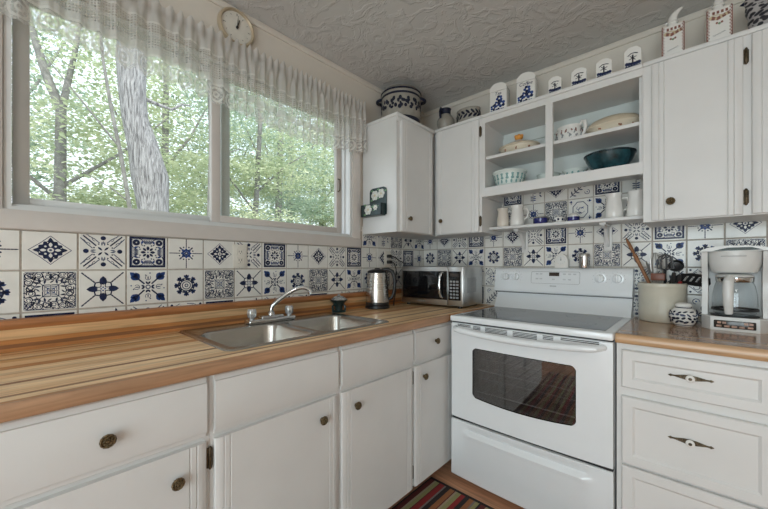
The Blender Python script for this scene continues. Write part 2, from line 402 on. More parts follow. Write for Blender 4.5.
# ------------------------------------------------------------------ room shell
CEIL = 2.452; RX = 3.5; FY = -4.3
WY0, WY1, WZ0, WZ1 = -2.325, -.80, 1.37, 2.16        # window opening
mb = MB(); mb.box((-.14, FY - .1, -.1), (RX + .1, .14, 0)); struct(mb.build('floor', M['floorwood']))
mb = MB(); mb.box((-.14, FY - .1, CEIL), (RX + .1, .14, CEIL + .1)); struct(mb.build('ceiling', M['ceiling']))
mb = MB()
mb.box((-.14, FY, 0), (0, WY0, CEIL)); mb.box((-.14, WY1, 0), (0, .14, CEIL)); mb.box((-.14, WY0, 0), (0, WY1, WZ0)); mb.box((-.14, WY0, WZ1), (0, WY1, CEIL))
wall_left = struct(mb.build('wall_left', M['wall']))
mb = MB(); mb.box((0, 0, 0), (RX, .14, CEIL)); wall_back = struct(mb.build('wall_back', M['wall']))
mb = MB(); mb.box((RX, FY, 0), (RX + .1, .14, CEIL)); struct(mb.build('wall_right', M['wall']))
mb = MB()
mb.box((-.14, FY - .1, 0), (1.0, FY, CEIL)); mb.box((3.0, FY - .1, 0), (RX + .1, FY, CEIL)); mb.box((1.0, FY - .1, 2.1), (3.0, FY, CEIL)); struct(mb.build('wall_front', M['wall']))  # unseen opening made for the added patio door and its fill light
# crown strips along both visible walls
prof = [(0, 0), (.008, 0), (.011, .004), (.012, .022), (.010, .026), (.010, .030), (0, .030)]
mb = MB(); mb.prism(prof, lambda u, v, t: (u, t, CEIL - .033 + v), FY, -.0005); struct(mb.build('trim_1', M['wall']))
mb = MB(); mb.prism(prof, lambda u, v, t: (t, -u, CEIL - .033 + v), .0005, RX); struct(mb.build('trim_2', M['wall']))

# ------------------------------------------------------------------ tiles
def circ(cx, cy, r, n=12, ry=None, a0=0):
    ry = ry or r
    return [(cx + r * cos(a0 + 2 * pi * k / n), cy + ry * sin(a0 + 2 * pi * k / n)) for k in range(n)]
class Tl:
    def __init__(s): s.p = []
    def poly(s, pts, m=0, l=1): s.p.append((pts, m, l))
    def dot(s, x, y, r, m=0, l=1, n=10): s.poly(circ(x, y, r, n), m, l)
    def line(s, pts, w, m=0, l=1, closed=False):
        w = max(w * 1.15, .015)
        pts = list(pts) + ([pts[0]] if closed else [])
        for (x0, y0), (x1, y1) in zip(pts, pts[1:]):
            d = hypot(x1 - x0, y1 - y0)
            if d < 1e-6: continue
            nx, ny = -(y1 - y0) / d * w / 2, (x1 - x0) / d * w / 2
            ex, ey = (x1 - x0) / d * w * .3, (y1 - y0) / d * w * .3
            s.poly([(x0 + nx - ex, y0 + ny - ey), (x1 + nx + ex, y1 + ny + ey), (x1 - nx + ex, y1 - ny + ey), (x0 - nx - ex, y0 - ny - ey)], m, l)
    def dash(s, x0, y0, x1, y1, w, m=0, n=6):
        for k in range(n):
            a, b = k / n, (k + .62) / n
            s.line([(x0 + (x1 - x0) * a, y0 + (y1 - y0) * a), (x0 + (x1 - x0) * b, y0 + (y1 - y0) * b)], w, m)
    def leaf(s, x0, y0, x1, y1, w, m=0, l=1, k=.5):
        w = w * 1.12
        dx, dy = x1 - x0, y1 - y0; d = hypot(dx, dy); nx, ny = -dy / d * w / 2, dx / d * w / 2
        q = lambda t, f: (x0 + dx * t + nx * f, y0 + dy * t + ny * f)
        s.poly([(x0, y0), q(k * .5, -.7), q(k, -1), q((1 + k) / 2, -.75), (x1, y1), q((1 + k) / 2, .75), q(k, 1), q(k * .5, .7)], m, l)
    def arc(s, cx, cy, r, a0, a1, w, m=0, n=8, l=1):
        s.line([(cx + r * cos(a0 + (a1 - a0) * k / n), cy + r * sin(a0 + (a1 - a0) * k / n)) for k in range(n + 1)], w, m, l)
    def rot4(s, fn):
        for k in range(4):
            t = Tl(); fn(t); c, q = [1, 0, -1, 0][k], [0, 1, 0, -1][k]
            for pts, m, l in t.p: s.poly([(x * c - y * q, x * q + y * c) for x, y in pts], m, l)
NV, BL, GY, WH = 0, 1, 2, 3
def d_diamond():
    t = Tl()
    pts = []
    for k in range(64):
        a = 2 * pi * k / 64; base = .30 / (abs(cos(a)) ** 1.15 + abs(sin(a)) ** 1.15)
        pts.append((cos(a) * base * (1 + .09 * cos(12 * a)), sin(a) * base * (1 + .09 * cos(12 * a))))
    t.poly(pts, NV, 1)
    t.line([(.40, 0), (.18, .19), (0, .37), (-.18, .19), (-.40, 0), (-.18, -.19), (0, -.37), (.18, -.19)], .012, GY, 1, True)
    t.rot4(lambda q: (q.leaf(.075, 0, .2, 0, .065, WH, 2), q.dot(.095, .095, .025, WH, 2), q.dot(.20, .055, .012, WH, 2)))
    t.dot(0, 0, .062, WH, 2, 14); t.dot(0, 0, .03, GY, 3)
    return t
def d_dots():
    t = Tl()
    def q(s):
        s.dot(.37, 0, .062, NV); s.leaf(.27, .03, .15, .03, .03, GY); s.leaf(.27, -.03, .15, -.03, .03, GY); s.leaf(.29, 0, .2, 0, .025, GY)
        for o in (-.075, 0, .075):
            s.line([(.16 + o, .16 - o), (.27 + o, .27 - o), (.42 + o * .8, .42 - o * .8)], .03 if o == 0 else .02, NV if o == 0 else GY)
        s.line([(.18, .28), (.22, .3), (.25, .38), (.3, .4), (.33, .46)], .014, GY); s.line([(.28, .18), (.3, .22), (.38, .25), (.4, .3), (.46, .33)], .014, GY)
        s.leaf(.02, .02, .12, .12, .045, NV); s.dot(.2, .1, .02, NV); s.dot(.1, .2, .02, NV)
    t.rot4(q); return t
def d_frame():
    t = Tl()
    def q(s):
        s.poly([(-.46, .46), (.46, .46), (.415, .405), (-.415, .405)], NV)
        s.dot(.29, .29, .092, NV, 1, 14); s.dot(.29, .29, .02, WH, 2)
        s.leaf(.05, 0, .19, 0, .075, NV); s.leaf(.04, .04, .13, .13, .06, NV); s.dot(.2, .09, .022, GY); s.dot(.09, .2, .022, GY)
        for k in range(-3, 4): s.leaf(.23, k * .018, .39, k * .05, .028, GY)
        for x, y in ((.22, .15), (.15, .22), (.38, .16), (.16, .38), (.38, .4), (.4, .2), (.2, .4)): s.leaf(x - .025, y - .02, x + .025, y + .02, .028, NV)
        s.leaf(.36, .12, .24, .17, .05, BL); s.leaf(.12, .36, .17, .24, .05, BL)
        s.line([(.395, -.39), (.395, .39)], .012, GY)
    t.rot4(q); t.dot(0, 0, .04, WH, 2); t.dot(0, 0, .02, BL, 3); return t
def d_cross():
    t = Tl()
    def q(s):
        s.dash(.19, 0, .49, 0, .024, NV, 5); s.line([(.19, 0), (.49, 0)], .012, NV)
        s.leaf(.03, 0, .17, 0, .075, BL); s.leaf(.02, .02, .14, .14, .07, BL)
        for a in (22, 45, 68): s.dot(.21 * cos(radians(a)), .21 * sin(radians(a)), .024, NV)
        s.leaf(.14, .14, .2, .2, .04, NV); s.dot(.1, .05, .02, NV, 2); s.dot(.05, .1, .02, NV, 2)
    t.rot4(q); t.dot(0, 0, .05, NV, 2); t.dot(0, 0, .02, WH, 3); return t
def d_rosette():
    t = Tl(); t.dot(0, 0, .255, NV, 1, 28); t.dot(0, 0, .165, WH, 2, 20); t.dot(0, 0, .135, GY, 3, 18); t.dot(0, 0, .105, WH, 4, 16); t.dot(0, 0, .06, GY, 5, 12); t.dot(0, 0, .03, WH, 6)
    for k in range(8):
        a = 2 * pi * k / 8
        c, s = cos(a), sin(a); t.leaf(.22 * c, .22 * s, .36 * c, .36 * s, .10, NV)
        for d in (-.2, .2): t.leaf(.24 * cos(a + d * .4), .24 * sin(a + d * .4), .35 * cos(a + d), .35 * sin(a + d), .05, BL)
        for d in (.2, .6): t.dot(.21 * cos(a + d), .21 * sin(a + d), .020, WH if d == .2 else GY, 2)
    return t
def d_lace():
    t = Tl()
    def q(s):
        for x, y, r in ((.39, .39, .075), (.22, .40, .07), (.40, .22, .07), (.25, .25, .06), (.33, .31, .03)):
            s.arc(x, y, r, 0.3, 5.6, .019, NV, 10); s.arc(x, y, r * .5, 2.3, 7.4, .015, GY, 7)
        s.arc(.36, .06, .08, 1.2, 6.6, .02, NV, 10); s.arc(.06, .36, .08, -.4, 4.7, .02, NV, 10); s.arc(.36, -.1, .06, -.6, 4, .018, GY, 8); s.arc(.36, .06, .04, -1, 4, .016, GY, 7); s.arc(.06, .36, .04, 1, 6, .016, GY, 7)
        s.leaf(.3, .3, .44, .46, .04, GY); s.leaf(.17, .12, .3, .1, .04, NV); s.leaf(.12, .17, .1, .3, .04, NV); s.leaf(.19, .18, .24, .33, .03, GY); s.leaf(.18, .19, .33, .24, .03, GY)
        s.line([(.15, .02), (.15, .15), (.02, .15)], .018, NV); s.line([(.11, .02), (.11, .11), (.02, .11)], .012, GY); s.line([(.065, .02), (.065, .065), (.02, .065)], .018, BL); s.line([(.02, .02), (.2, .2)], .01, GY)
        for x, y in ((.46, .31), (.31, .46), (.47, .14), (.14, .47), (.47, .04)): s.dot(x, y, .02, NV)
        s.leaf(.47, .0, .28, .0, .035, GY); s.leaf(.46, .42, .42, .3, .03, NV); s.line([(.475, -.46), (.475, .46)], .012, GY)
        s.arc(.17, .30, .045, 0, 5, .014, GY, 7); s.arc(.30, .17, .045, 0, 5, .014, GY, 7); s.leaf(.2, .02, .27, -.06, .03, NV)
    t.rot4(q); t.line([(-.15, 0), (.15, 0)], .012, NV); t.line([(0, -.15), (0, .15)], .012, NV); return t
def d_star():
    t = Tl()
    def q(s):
        s.leaf(.11, 0, .36, 0, .15, NV, 1, .45); s.dash(.19, .19, .47, .47, .03, NV, 5); s.line([(.2, .2), (.46, .46)], .01, GY)
        s.line([(.13, .045), (.19, .07), (.17, .17)], .028, NV); s.line([(.045, .13), (.07, .19), (.17, .17)], .028, NV)
        s.line([(.13, .045), (.05, .05), (.045, .13)], .018, NV); s.dot(.045, 0, .022, BL)
    t.rot4(q); return t
def d_bouquet():
    t = Tl()
    def q(s):
        for dx, dy in ((.42, .30), (.30, .42), (.43, .43)): s.leaf(.22, .22, dx * 1.05, dy * 1.05, .125, BL, 1, .6)
        s.leaf(.33, .33, .26, .26, .09, NV, 2); s.line([(.10, .10), (.28, .28)], .036, NV)
        s.leaf(.08, .0, .17, .06, .05, NV); s.leaf(.0, .08, .06, .17, .05, NV); s.arc(.28, 0, .07, .5, 5.4, .014, GY, 8); s.dot(.36, .06, .02, GY); s.leaf(.2, 0, .34, 0, .03, GY); s.dot(.42, -.05, .02, BL)
    t.rot4(q); t.dot(0, 0, .07, GY, 2, 12); t.dot(0, 0, .04, WH, 3); return t
def d_hexagon():
    t = Tl()
    pts = [(.30 * cos(radians(22.5 + 45 * k)) * 1.1, .36 * sin(radians(22.5 + 45 * k)) * 1.1) for k in range(8)]
    t.line(pts, .03, GY, 1, True)
    t.arc(.03, .0, .11, .4, 4.8, .018, GY); t.arc(-.08, .08, .07, 2, 6.8, .016, BL); t.leaf(-.15, -.12, .1, -.15, .04, GY); t.leaf(.02, .05, .16, .14, .045, BL); t.line([(-.2, -.05), (0, -.2), (.18, -.08)], .014, GY)
    t.rot4(lambda s: (s.leaf(.34, .34, .46, .40, .05, BL), s.leaf(.34, .34, .40, .46, .05, NV), s.dot(.3, .38, .02, GY)))
    return t
def d_dial():
    t = Tl(); t.arc(.05, .18, .20, 3.0, 6.6, .022, GY, 10); t.arc(.05, .18, .13, 2.4, 6.9, .016, GY, 10); t.dot(.05, .18, .03, NV); t.line([(-.02, -.05), (-.02, -.46)], .022, NV)
    for k in range(3): t.leaf(-.02, -.2 - .08 * k, -.16, -.16 - .1 * k, .05, GY); t.leaf(-.02, -.2 - .08 * k, .13, -.16 - .1 * k, .05, BL)
    t.dot(.33, -.02, .05, GY); t.dot(-.36, .06, .04, BL); t.leaf(.28, -.1, .4, -.24, .06, GY); t.line([(-.46, .46), (-.46, .1)], .02, GY); return t
def d_spray():
    t = Tl()
    t.line([(-.42, -.42), (.42, .36)], .03, NV)
    for k in range(6):
        a = -.34 + k * .13
        t.leaf(a, a - .02, a - .03, a + .19, .055, NV); t.leaf(a, a - .02, a + .19, a - .06, .055, GY)
    t.arc(-.25, .28, .1, 0, 4.6, .022, GY); t.arc(.28, -.26, .1, 3, 7.6, .022, GY); t.dot(-.25, .28, .03, BL); t.dot(.28, -.26, .03, BL)
    return t
def d_scroll():
    t = Tl()
    t.rot4(lambda s: (s.arc(.24, .24, .17, 1.9, 5.9, .02, GY, 10), s.arc(.24, .24, .09, 0, 4.6, .018, NV, 8), s.leaf(.1, 0, .24, 0, .07, GY), s.line([(.02, .46), (.2, .44), (.46, .2)], .018, GY), s.dot(.42, .42, .04, NV)))
    t.dot(0, 0, .05, BL); return t
DES = {k[2:]: v() for k, v in list(globals().items()) if k.startswith('d_')}
def tile_panel(name, parent, cells, fn, gfn, grect):
    """cells: (u0, u1, v0, v1, design, clip) ; fn(u, v, h) -> xyz"""
    mb = MB()
    for (a, b, c, d) in grect: mb.add([gfn(a, c), gfn(b, c), gfn(b, d), gfn(a, d)], [[0, 1, 2, 3]], 4)
    for (u0, u1, v0, v1, ds, lo, hi, ru) in cells:
        g = .0017
        U0, U1, V0, V1 = u0 + g, min(u1 - g, ru), max(v0 + g, lo), min(v1 - g, hi)
        if V1 - V0 < .004 or U1 - U0 < .004: continue
        e = .0022; T = .0065
        jit = random.uniform(-.0006, .0006)
        vs = [fn(U0, V0, .001), fn(U1, V0, .001), fn(U1, V1, .001), fn(U0, V1, .001), fn(U0 + e, V0 + e, T), fn(U1 - e, V0 + e, T), fn(U1 - e, V1 - e, T), fn(U0 + e, V1 - e, T)]
        mb.add(vs, [[4, 5, 6, 7], [0, 1, 5, 4], [1, 2, 6, 5], [2, 3, 7, 6], [3, 0, 4, 7]], 3)
        cu, cv, su, sv = (u0 + u1) / 2 + jit, (v0 + v1) / 2 + jit, (u1 - u0 - 2 * g) * .97, (v1 - v0 - 2 * g) * .97
        for pts, m, l in DES[ds].p:
            q = [(min(max(cu + x * su, U0 + e), U1 - e), min(max(cv + y * sv, V0 + e), V1 - e)) for x, y in pts]
            ys = [p[1] for p in q]; xs = [p[0] for p in q]
            if max(ys) - min(ys) < 1e-5 or max(xs) - min(xs) < 1e-5: continue
            mb.add([fn(x, y, T + .00025 * l) for x, y in q], [list(range(len(q)))], m)
    o = mb.build(name, [M['navy'], M['blue'], M['inkgrey'], M['tile'], M['grout']], parent, smooth=0, fixn=False)
    return o
rowA = ['diamond', 'dots', 'frame', 'cross']            # row under the window casing
rowB = ['lace', 'star', 'bouquet', 'rosette']
rowC = ['frame', 'spray', 'dots', 'scroll']
P1 = .1429; cells = []
for k in range(-2, 16):
    y0 = -2.286 + P1 * k; y1 = y0 + P1
    for v0, v1, row, off in ((1.173, 1.315, rowA, 0), (1.031, 1.173, rowB, 0), (.889, 1.031, rowC, 0), (1.315, 1.457, ['scroll', 'lace', 'star', 'bouquet'], 1)):
        if v0 > 1.3 and y0 < -.75: continue
        ds = row[(k + off) % 4] if v0 < 1.3 else ['bouquet', 'dial', 'lace', 'star', 'bouquet'][(k - 11) % 5]
        cells.append((y0, y1, v0, v1, ds, 1.0 if v0 < 1 else 0, 1.308 if (v1 < 1.32 and y0 < -.74) else 1.46, -.0067))
tile_panel('tile_backsplash', wall_left, cells, lambda u, v, h: (h, u, v), lambda u, v: (.0035, u, v), [(-2.58, -.004, .95, 1.308), (-.733, -.004, 1.308, 1.42)])
rowC2 = ['cross', 'diamond', 'dots', 'frame']; rowD2 = ['rosette', 'lace', 'star', 'bouquet']; rowE2 = ['scroll', 'frame', 'dots', 'spray']
P2 = .1359; cells = []
for k in range(0, 17):
    x0 = P2 * k; x1 = x0 + P2
    for v0, row in ((1.181, rowD2), (1.318, rowC2), (1.044, rowE2), (.907, ['spray', 'scroll', 'dots', 'frame']), (1.455, ['cross', 'spray', 'dots', 'lace', 'hexagon', 'bouquet']), (1.592, ['dots', 'frame', 'dial', 'diamond', 'hexagon'])):
        if v0 == 1.455:
            if not 4 <= k <= 10: continue
            ds = {5: 'scroll', 6: 'cross', 7: 'lace', 8: 'hexagon', 9: 'bouquet', 10: 'rosette', 4: 'star'}[k]
        elif v0 == 1.592:
            if not 4 <= k <= 10: continue
            ds = {4: 'dots', 5: 'frame', 6: 'dial', 7: 'diamond', 8: 'spray', 9: 'frame', 10: 'dial'}[k]
        else: ds = row[k % 4]
        cells.append((x0, x1, v0, v0 + .137, ds, 0, 3, 9))
tile_panel('tile_backsplash', wall_back, cells, lambda u, v, h: (u if u > .0068 else .0068, -h, v), lambda u, v: (u, -.0035, v), [(.0036, 2.3, .905, 1.45), (.60, 1.5, 1.45, 1.729)])

# ------------------------------------------------------------------ window
win = thing('window_1', (0, -1.56, 1.37), 'wide sliding window with pale casing over the counter', 'window'); struct(win)
mb = MB(); cz0, cz1, cy0, cy1 = 1.309, 2.23, -2.393, -.736
cprof = [(0, 0), (.015, 0), (.019, .004), (.019, .05), (.014, .058), (.012, .066), (0, .066)]     # (proud, in from outer edge)
X0 = .0005
def cas(a, b, axis, edge, sgn, mb):
    if axis == 'y': mb.prism(cprof, lambda u, v, t: (X0 + u, t, edge + sgn * v), a, b)
    else: mb.prism(cprof, lambda u, v, t: (X0 + u, edge + sgn * v, t), a, b)
cas(cy0, cy1, 'y', cz0, 1, mb); cas(cy0, cy1, 'y', cz1, -1, mb); cas(cz0 + .06, cz1 - .06, 'z', cy1, -1, mb); cas(cz0 + .06, cz1 - .06, 'z', cy0, 1, mb)
W(win, mb, 'casing', M['trim'])
mb = MB()   # jamb box lining the opening, with track ridges at the sill and head
for lo, hi in (((-.13, WY0, WZ0), (.004, WY1, WZ0 + .016)), ((-.13, WY0, WZ1 - .016), (.004, WY1, WZ1)), ((-.13, WY0, WZ0 + .016), (.004, WY0 + .018, WZ1 - .016)), ((-.13, WY1 - .018, WZ0 + .016), (.004, WY1, WZ1 - .016))): mb.box(lo, hi)
for x in (-.012, -.047, -.088): mb.box((x - .003, WY0 + .018, WZ0 + .015), (x + .003, WY1 - .018, WZ0 + .026))
for x in (-.047, -.088): mb.box((x - .003, WY1 - .026, WZ0 + .02), (x + .003, WY1 - .017, WZ1 - .02))
W(win, mb, 'frame', M['vinyl'])
def sash(y0, y1, x0, x1, z0, z1, sw, bw, m):
    mb = MB(); b = .003
    mb.box((x0, y0, z0), (x1, y0 + sw, z1), 0, b); mb.box((x0, y1 - sw, z0), (x1, y1, z1), 0, b)
    mb.box((x0, y0 + sw - .002, z0), (x1, y1 - sw + .002, z0 + bw), 0, b); mb.box((x0, y0 + sw - .002, z1 - bw), (x1, y1 - sw + .002, z1), 0, b)
    s = W(win, mb, 'sash', m)
    g = MB(); xm = (x0 + x1) / 2
    g.box((xm - .002, y0 + sw - .004, z0 + bw - .004), (xm + .002, y1 - sw + .004, z1 - bw + .004))
    W(win, g, 'glass_pane', M['pane'], s)
    return s
s1 = sash(-2.306, -1.57, -.082, -.052, WZ0 + .027, WZ1 - .018, .042, .03, M['vinyl'])
s2 = sash(-1.672, -.874, -.042, -.014, WZ0 + .027, WZ1 - .018, .042, .034, M['trim'])
mb = MB(); mb.tube([(-.013, -.905, 1.66), (.004, -.905, 1.665), (.006, -.905, 1.70), (.004, -.905, 1.735), (-.013, -.905, 1.74)], .004, 8); W(win, mb, 'latch', M['bronze'], s2)

# ------------------------------------------------------------------ curtain valance on its rod
rod = thing('curtain_rod', (.055, -1.59, 2.222), 'slim brown curtain rod running above the window through the lace ruffle', 'curtain rod')
mb = MB(); mb.tube([(.055, -2.47, 2.222), (.055, -.742, 2.222)], .009, 12); mb.ellipsoid((.055, -.74, 2.222), (.012, .010, .012)); W(rod, mb, 'pole', M['rod'])
for y in (-2.40, -.80):
    mb = MB(); mb.box((.0206, y - .012, 2.2), (.026, y + .012, 2.245), 0, .002); mb.tube([(.024, y, 2.222), (.055, y, 2.222)], .005, 8); W(rod, mb, 'bracket', M['rod'])
mb = MB(); nu, nv = 560, 18; LEN = 1.72; ya = -2.46
hem = [(-2.5, 1.985), (-2.2, 1.965), (-2.0, 1.945), (-1.79, 1.94), (-1.52, 1.905), (-1.24, 1.875), (-1.03, 1.885), (-.85, 1.91), (-.72, 1.93)]
def hem_z(y):
    for (a, p), (b, q) in zip(hem, hem[1:]):
        if a <= y <= b: return p + (q - p) * (y - a) / (b - a)
    return hem[-1][1]
uvs = []; rr = random.Random(4); ph = [rr.uniform(-.9, .9) for _ in range(80)]
for i in range(nu + 1):
    t = i / nu; y = ya + LEN * t; uu = LEN * t * 1.25
    zb = hem_z(y) + .012 * (1 - abs(sin(pi * uu / .085))); zt = 2.250 + .011 * sin(2 * pi * y / .051 + 1.2) + .004 * sin(uu * 61)
    # folds are broad at the left end and tight at the right end, and uneven throughout
    g = t; k = (LEN * (t / .074 + .5 * t * t * (1 / .046 - 1 / .074))); kk = int(math.floor(k)) % 80; ff = k - math.floor(k); ff = ff * ff * (3 - 2 * ff)
    pp = ph[kk] * (1 - ff) + ph[(kk + 1) % 80] * ff; qq = ph[(kk + 31) % 80] * (1 - ff) + ph[(kk + 32) % 80] * ff
    zt = 2.252 + .010 * sin(2 * pi * k * 1.5 + 2 * pp) + .005 * qq
    for j in range(nv + 1):
        v = j / nv; z = zb + (zt - zb) * v
        amp = (.0075 + .006 * t) * (1 + .55 * qq) + .004 * (1 - v)
        x = .062 + amp * sin(2 * pi * (k + .30 * pp)) + .0035 * sin(2 * pi * k * 2.3 + 3 * pp)
        top = max(0, min(1, (z - 2.15) / .06)); x = x * (1 - top) + max(.0665, .070 + .005 * sin(2 * pi * (k * 1.5 + .3 * pp))) * top
        mb.v.append((x, y, z)); uvs.append((uu, (z - hem_z(y)) if j else 0.0))
for i in range(nu):
    for j in range(nv):
        a = i * (nv + 1) + j; mb.f.append([a, a + nv + 1, a + nv + 2, a + 1]); mb.m.append(0)
val = mb.build('lace_valance', M['lace'], None, smooth=180, fixn=False)
ul = val.data.uv_layers.new(name='UVMap')
for lp in val.data.loops: ul.data[lp.index].uv = uvs[lp.vertex_index]
tag(val, 'white lace valance with scalloped hem gathered across the top of the window', 'curtain')

# ------------------------------------------------------------------ wall clock
clk = thing('wall_clock', (.0005, -1.565, 2.352), 'small round cream wall clock above the lace valance', 'clock')
R = .088
mb = MB(); mb.lathe([(0, 0), (R, 0), (R, .018), (R - .004, .025), (R - .009, .026), (R - .013, .02), (R - .015, .016)], 48, (0, 0, 0), 0, 'x'); mb.build('rim', M['clockrim'], clk)
mb = MB(); mb.lathe([(R - .014, .015), (0, .0155)], 48, (0, 0, 0), 0, 'x')
for k in range(12):
    a = k * pi / 6; l = .012 if k % 3 == 0 else .006
    c, s = cos(a), sin(a); r0, r1 = R * .62, R * .62 + l; w = .0016
    mb.add([(.0162, -s * r0 * -1 + c * w, c * r0 + s * w), (.0162, s * r0 - c * w, c * r0 + s * w * -1), (.0162, s * r1 - c * w, c * r1 - s * w * -1), (.0162, s * r1 + c * w, c * r1 - s * w)], [[0, 1, 2, 3]], 1)
mb.build('dial', [M['clockface'], M['black']], clk, fixn=False)
mb = MB(); mb.tube([(.019, 0, -.008), (.019, .012, .040)], [.0032, .0012], 6); mb.build('hour_hand', M['black'], clk)
mb = MB(); mb.tube([(.021, 0, -.01), (.021, .004, .056)], [.0022, .001], 6); mb.build('minute_hand', M['black'], clk)
mb = MB(); mb.lathe([(.006, .015), (.006, .022), (0, .024)], 16, (0, 0, 0), 0, 'x'); mb.build('hub', M['black'], clk)

# ------------------------------------------------------------------ cabinet front helpers
def front_profile(w, th=.018, edge='long', step=True):
    """cross-section of a front across its width: eased edge, raised bead, two shallow grooves inside each edge"""
    h = [(0, 0), (0, th - .006), (.003, th - .003), (.010, th - .001), (.013, th), (.024, th), (.026, th - .003), (.029, th), (.042, th), (.0445, th - .003), (.047, th)]
    pts = h + [(w - x, y) for x, y in reversed(h)]
    return pts
def slat_front(mb, kind, a0, a1, z0, z1, face, dirn, mi=0, th=.018):
    """dirn 'x': front faces +x at x=face, a is y.  dirn 'y': faces -y at y=-face.. a is x.
       kind 'door': grooves run vertically near both sides; 'drawer': grooves run along top and bottom"""
    def pt(u, d, v):
        return (face + d, u, v) if dirn == 'x' else (u, face - d, v)
    if kind == 'door': mb.prism(front_profile(a1 - a0, th), lambda u, d, t: pt(a0 + u, d, t), z0, z1, mi)
    else:
        w = z1 - z0
        h = [(0, 0), (0, th - .011), (.003, th - .009), (.0155, th - .0075), (.0165, th - .001), (.019, th)]
        poly = h + [(w - x, y) for x, y in reversed(h)]
        mb.prism(poly, lambda u, d, t: pt(t, d, z0 + u), a0, a1, mi)
def panel_front(mb, a0, a1, z0, z1, face, border=.036, th=.019, rec=.007, slope=.008, mi=0):
    """frame-and-panel drawer front facing -y"""
    def R(i, d): return [(a0 + i, face - d, z0 + i), (a1 - i, face - d, z0 + i), (a1 - i, face - d, z1 - i), (a0 + i, face - d, z1 - i)]
    rings = [R(0, 0), R(0, th - .004), R(.004, th), R(border, th), R(border + slope, th - rec), R(border + slope + .004, th - rec)]
    vs = [p for r in rings for p in r]; fs = []
    for k in range(len(rings) - 1):
        for j in range(4):
            j2 = (j + 1) % 4; fs.append([k * 4 + j, k * 4 + j2, k * 4 + 4 + j2, k * 4 + 4 + j])
    n = (len(rings) - 1) * 4; fs.append([n, n + 1, n + 2, n + 3]); fs.append([3, 2, 1, 0])
    mb.add(vs, fs, mi)
def knob_geo(c, ax, r=.0165):
    mb = MB(); mod = lambda a, rr, h: 1 + (.025 * cos(12 * a) if rr > .6 * r else (.25 * cos(8 * a) if rr > .3 * r else 0))
    mb.lathe([(r * .42, 0), (r * .38, .008), (r * .55, .012), (r * .98, .015), (r, .018), (r * .86, .021), (r * .62, .0195), (r * .48, .0235), (r * .25, .022), (r * .2, .025), (0, .026)], 32, c, 0, ax, mod=mod)
    return mb
def hinge_geo(c, ax):
    """small H-shaped surface hinge 75 mm tall: barrel with two leaves and finials"""
    mb = MB(); x, y, z = c
    def B(u0, u1, d0, d1, z0, z1, b=.0015):
        if ax == 'x': mb.box((x + d0, y + u0, z + z0), (x + d1, y + u1, z + z1), 0, b)
        else: mb.box((x + u0, y - d1, z + z0), (x + u1, y - d0, z + z1), 0, b)
    B(-.009, .001, 0, .004, -.030, .030); B(-.001, .008, .0, .0045, -.026, .026)
    p = (lambda h: (x + .005, y, z + h)) if ax == 'x' else (lambda h: (x, y - .005, z + h))
    mb.tube([p(-.034), p(-.03), p(.03), p(.034)], [.002, .005, .005, .002], 10)
    return mb

# ------------------------------------------------------------------ left base cabinets (x = .59 .. .61)
FX = .61; ZB, ZT = .075, .872
def base_left(label, y0, y1, s0, s1, drawers, doors):
    r = thing('base_cabinet', (.3, (y0 + y1) / 2, 0), label, 'cabinet', 'painted cabinets under the window counter')
    mb = MB()
    e = .0004
    mb.box((.03, y0 + e, ZB), (FX - .02, y0 + .016, ZT)); mb.box((.03, y1 - .016, ZB), (FX - .02, y1 - e, ZT)); mb.box((.03, y0 + e, ZB), (FX - .02, y1 - e, ZB + .016)); mb.box((.03, y0 + e, ZB), (.04, y1 - e, ZT))
    mb.box((FX - .02, y0 + e, ZB), (FX, y1 - e, ZT))           # face frame, fronts lie on it
    W(r, mb, 'body', M['cab'])
    mb = MB(); mb.box((.53, y0 + e, 0.0005), (.548, y1 - e, ZB)); W(r, mb, 'toe_kick', M['toe'])
    for (a, b, kn) in drawers:
        mb = MB(); slat_front(mb, 'drawer', a, b, .692, .866, FX, 'x'); d = W(r, mb, 'drawer' if kn else 'false_front', M['cab'], smooth=25)
        if kn: W(r, knob_geo((FX + .018, kn[0], kn[1]), 'x'), 'knob', M['brass'], d)
    for (a, b, kn, hg) in doors:
        mb = MB(); slat_front(mb, 'door', a, b, ZB + .002, .680, FX, 'x'); d = W(r, mb, 'door', M['cab'], smooth=25)
        W(r, knob_geo((FX + .018, kn[0], kn[1]), 'x'), 'knob', M['brass'], d)
        for z in (.625, .15): W(r, hinge_geo((FX + .0005, hg, z), 'x'), 'hinge', M['bronze'], d)
    return r
base_left('white base cabinet at the left end of the counter, wide drawer over a door', -2.56, -1.912, 0, 0, [(-2.50, -1.924, (-2.151, .775))], [(-2.50, -1.924, (-2.003, .603), -2.512)])
base_left('white double-door base cabinet under the steel sink with two blank drawer fronts', -1.912, -.945, 0, 0, [(-1.901, -1.436, None), (-1.415, -.953, None)],
          [(-1.901, -1.436, (-1.517, .610), -1.9115), (-1.415, -.953, (-1.343, .613), -.9445)])
base_left('narrow white base cabinet next to the stove with one small drawer and door', -.945, -.545, 0, 0, [(-.937, -.585, (-.757, .784))], [(-.937, -.585, (-.867, .618), -.573)])

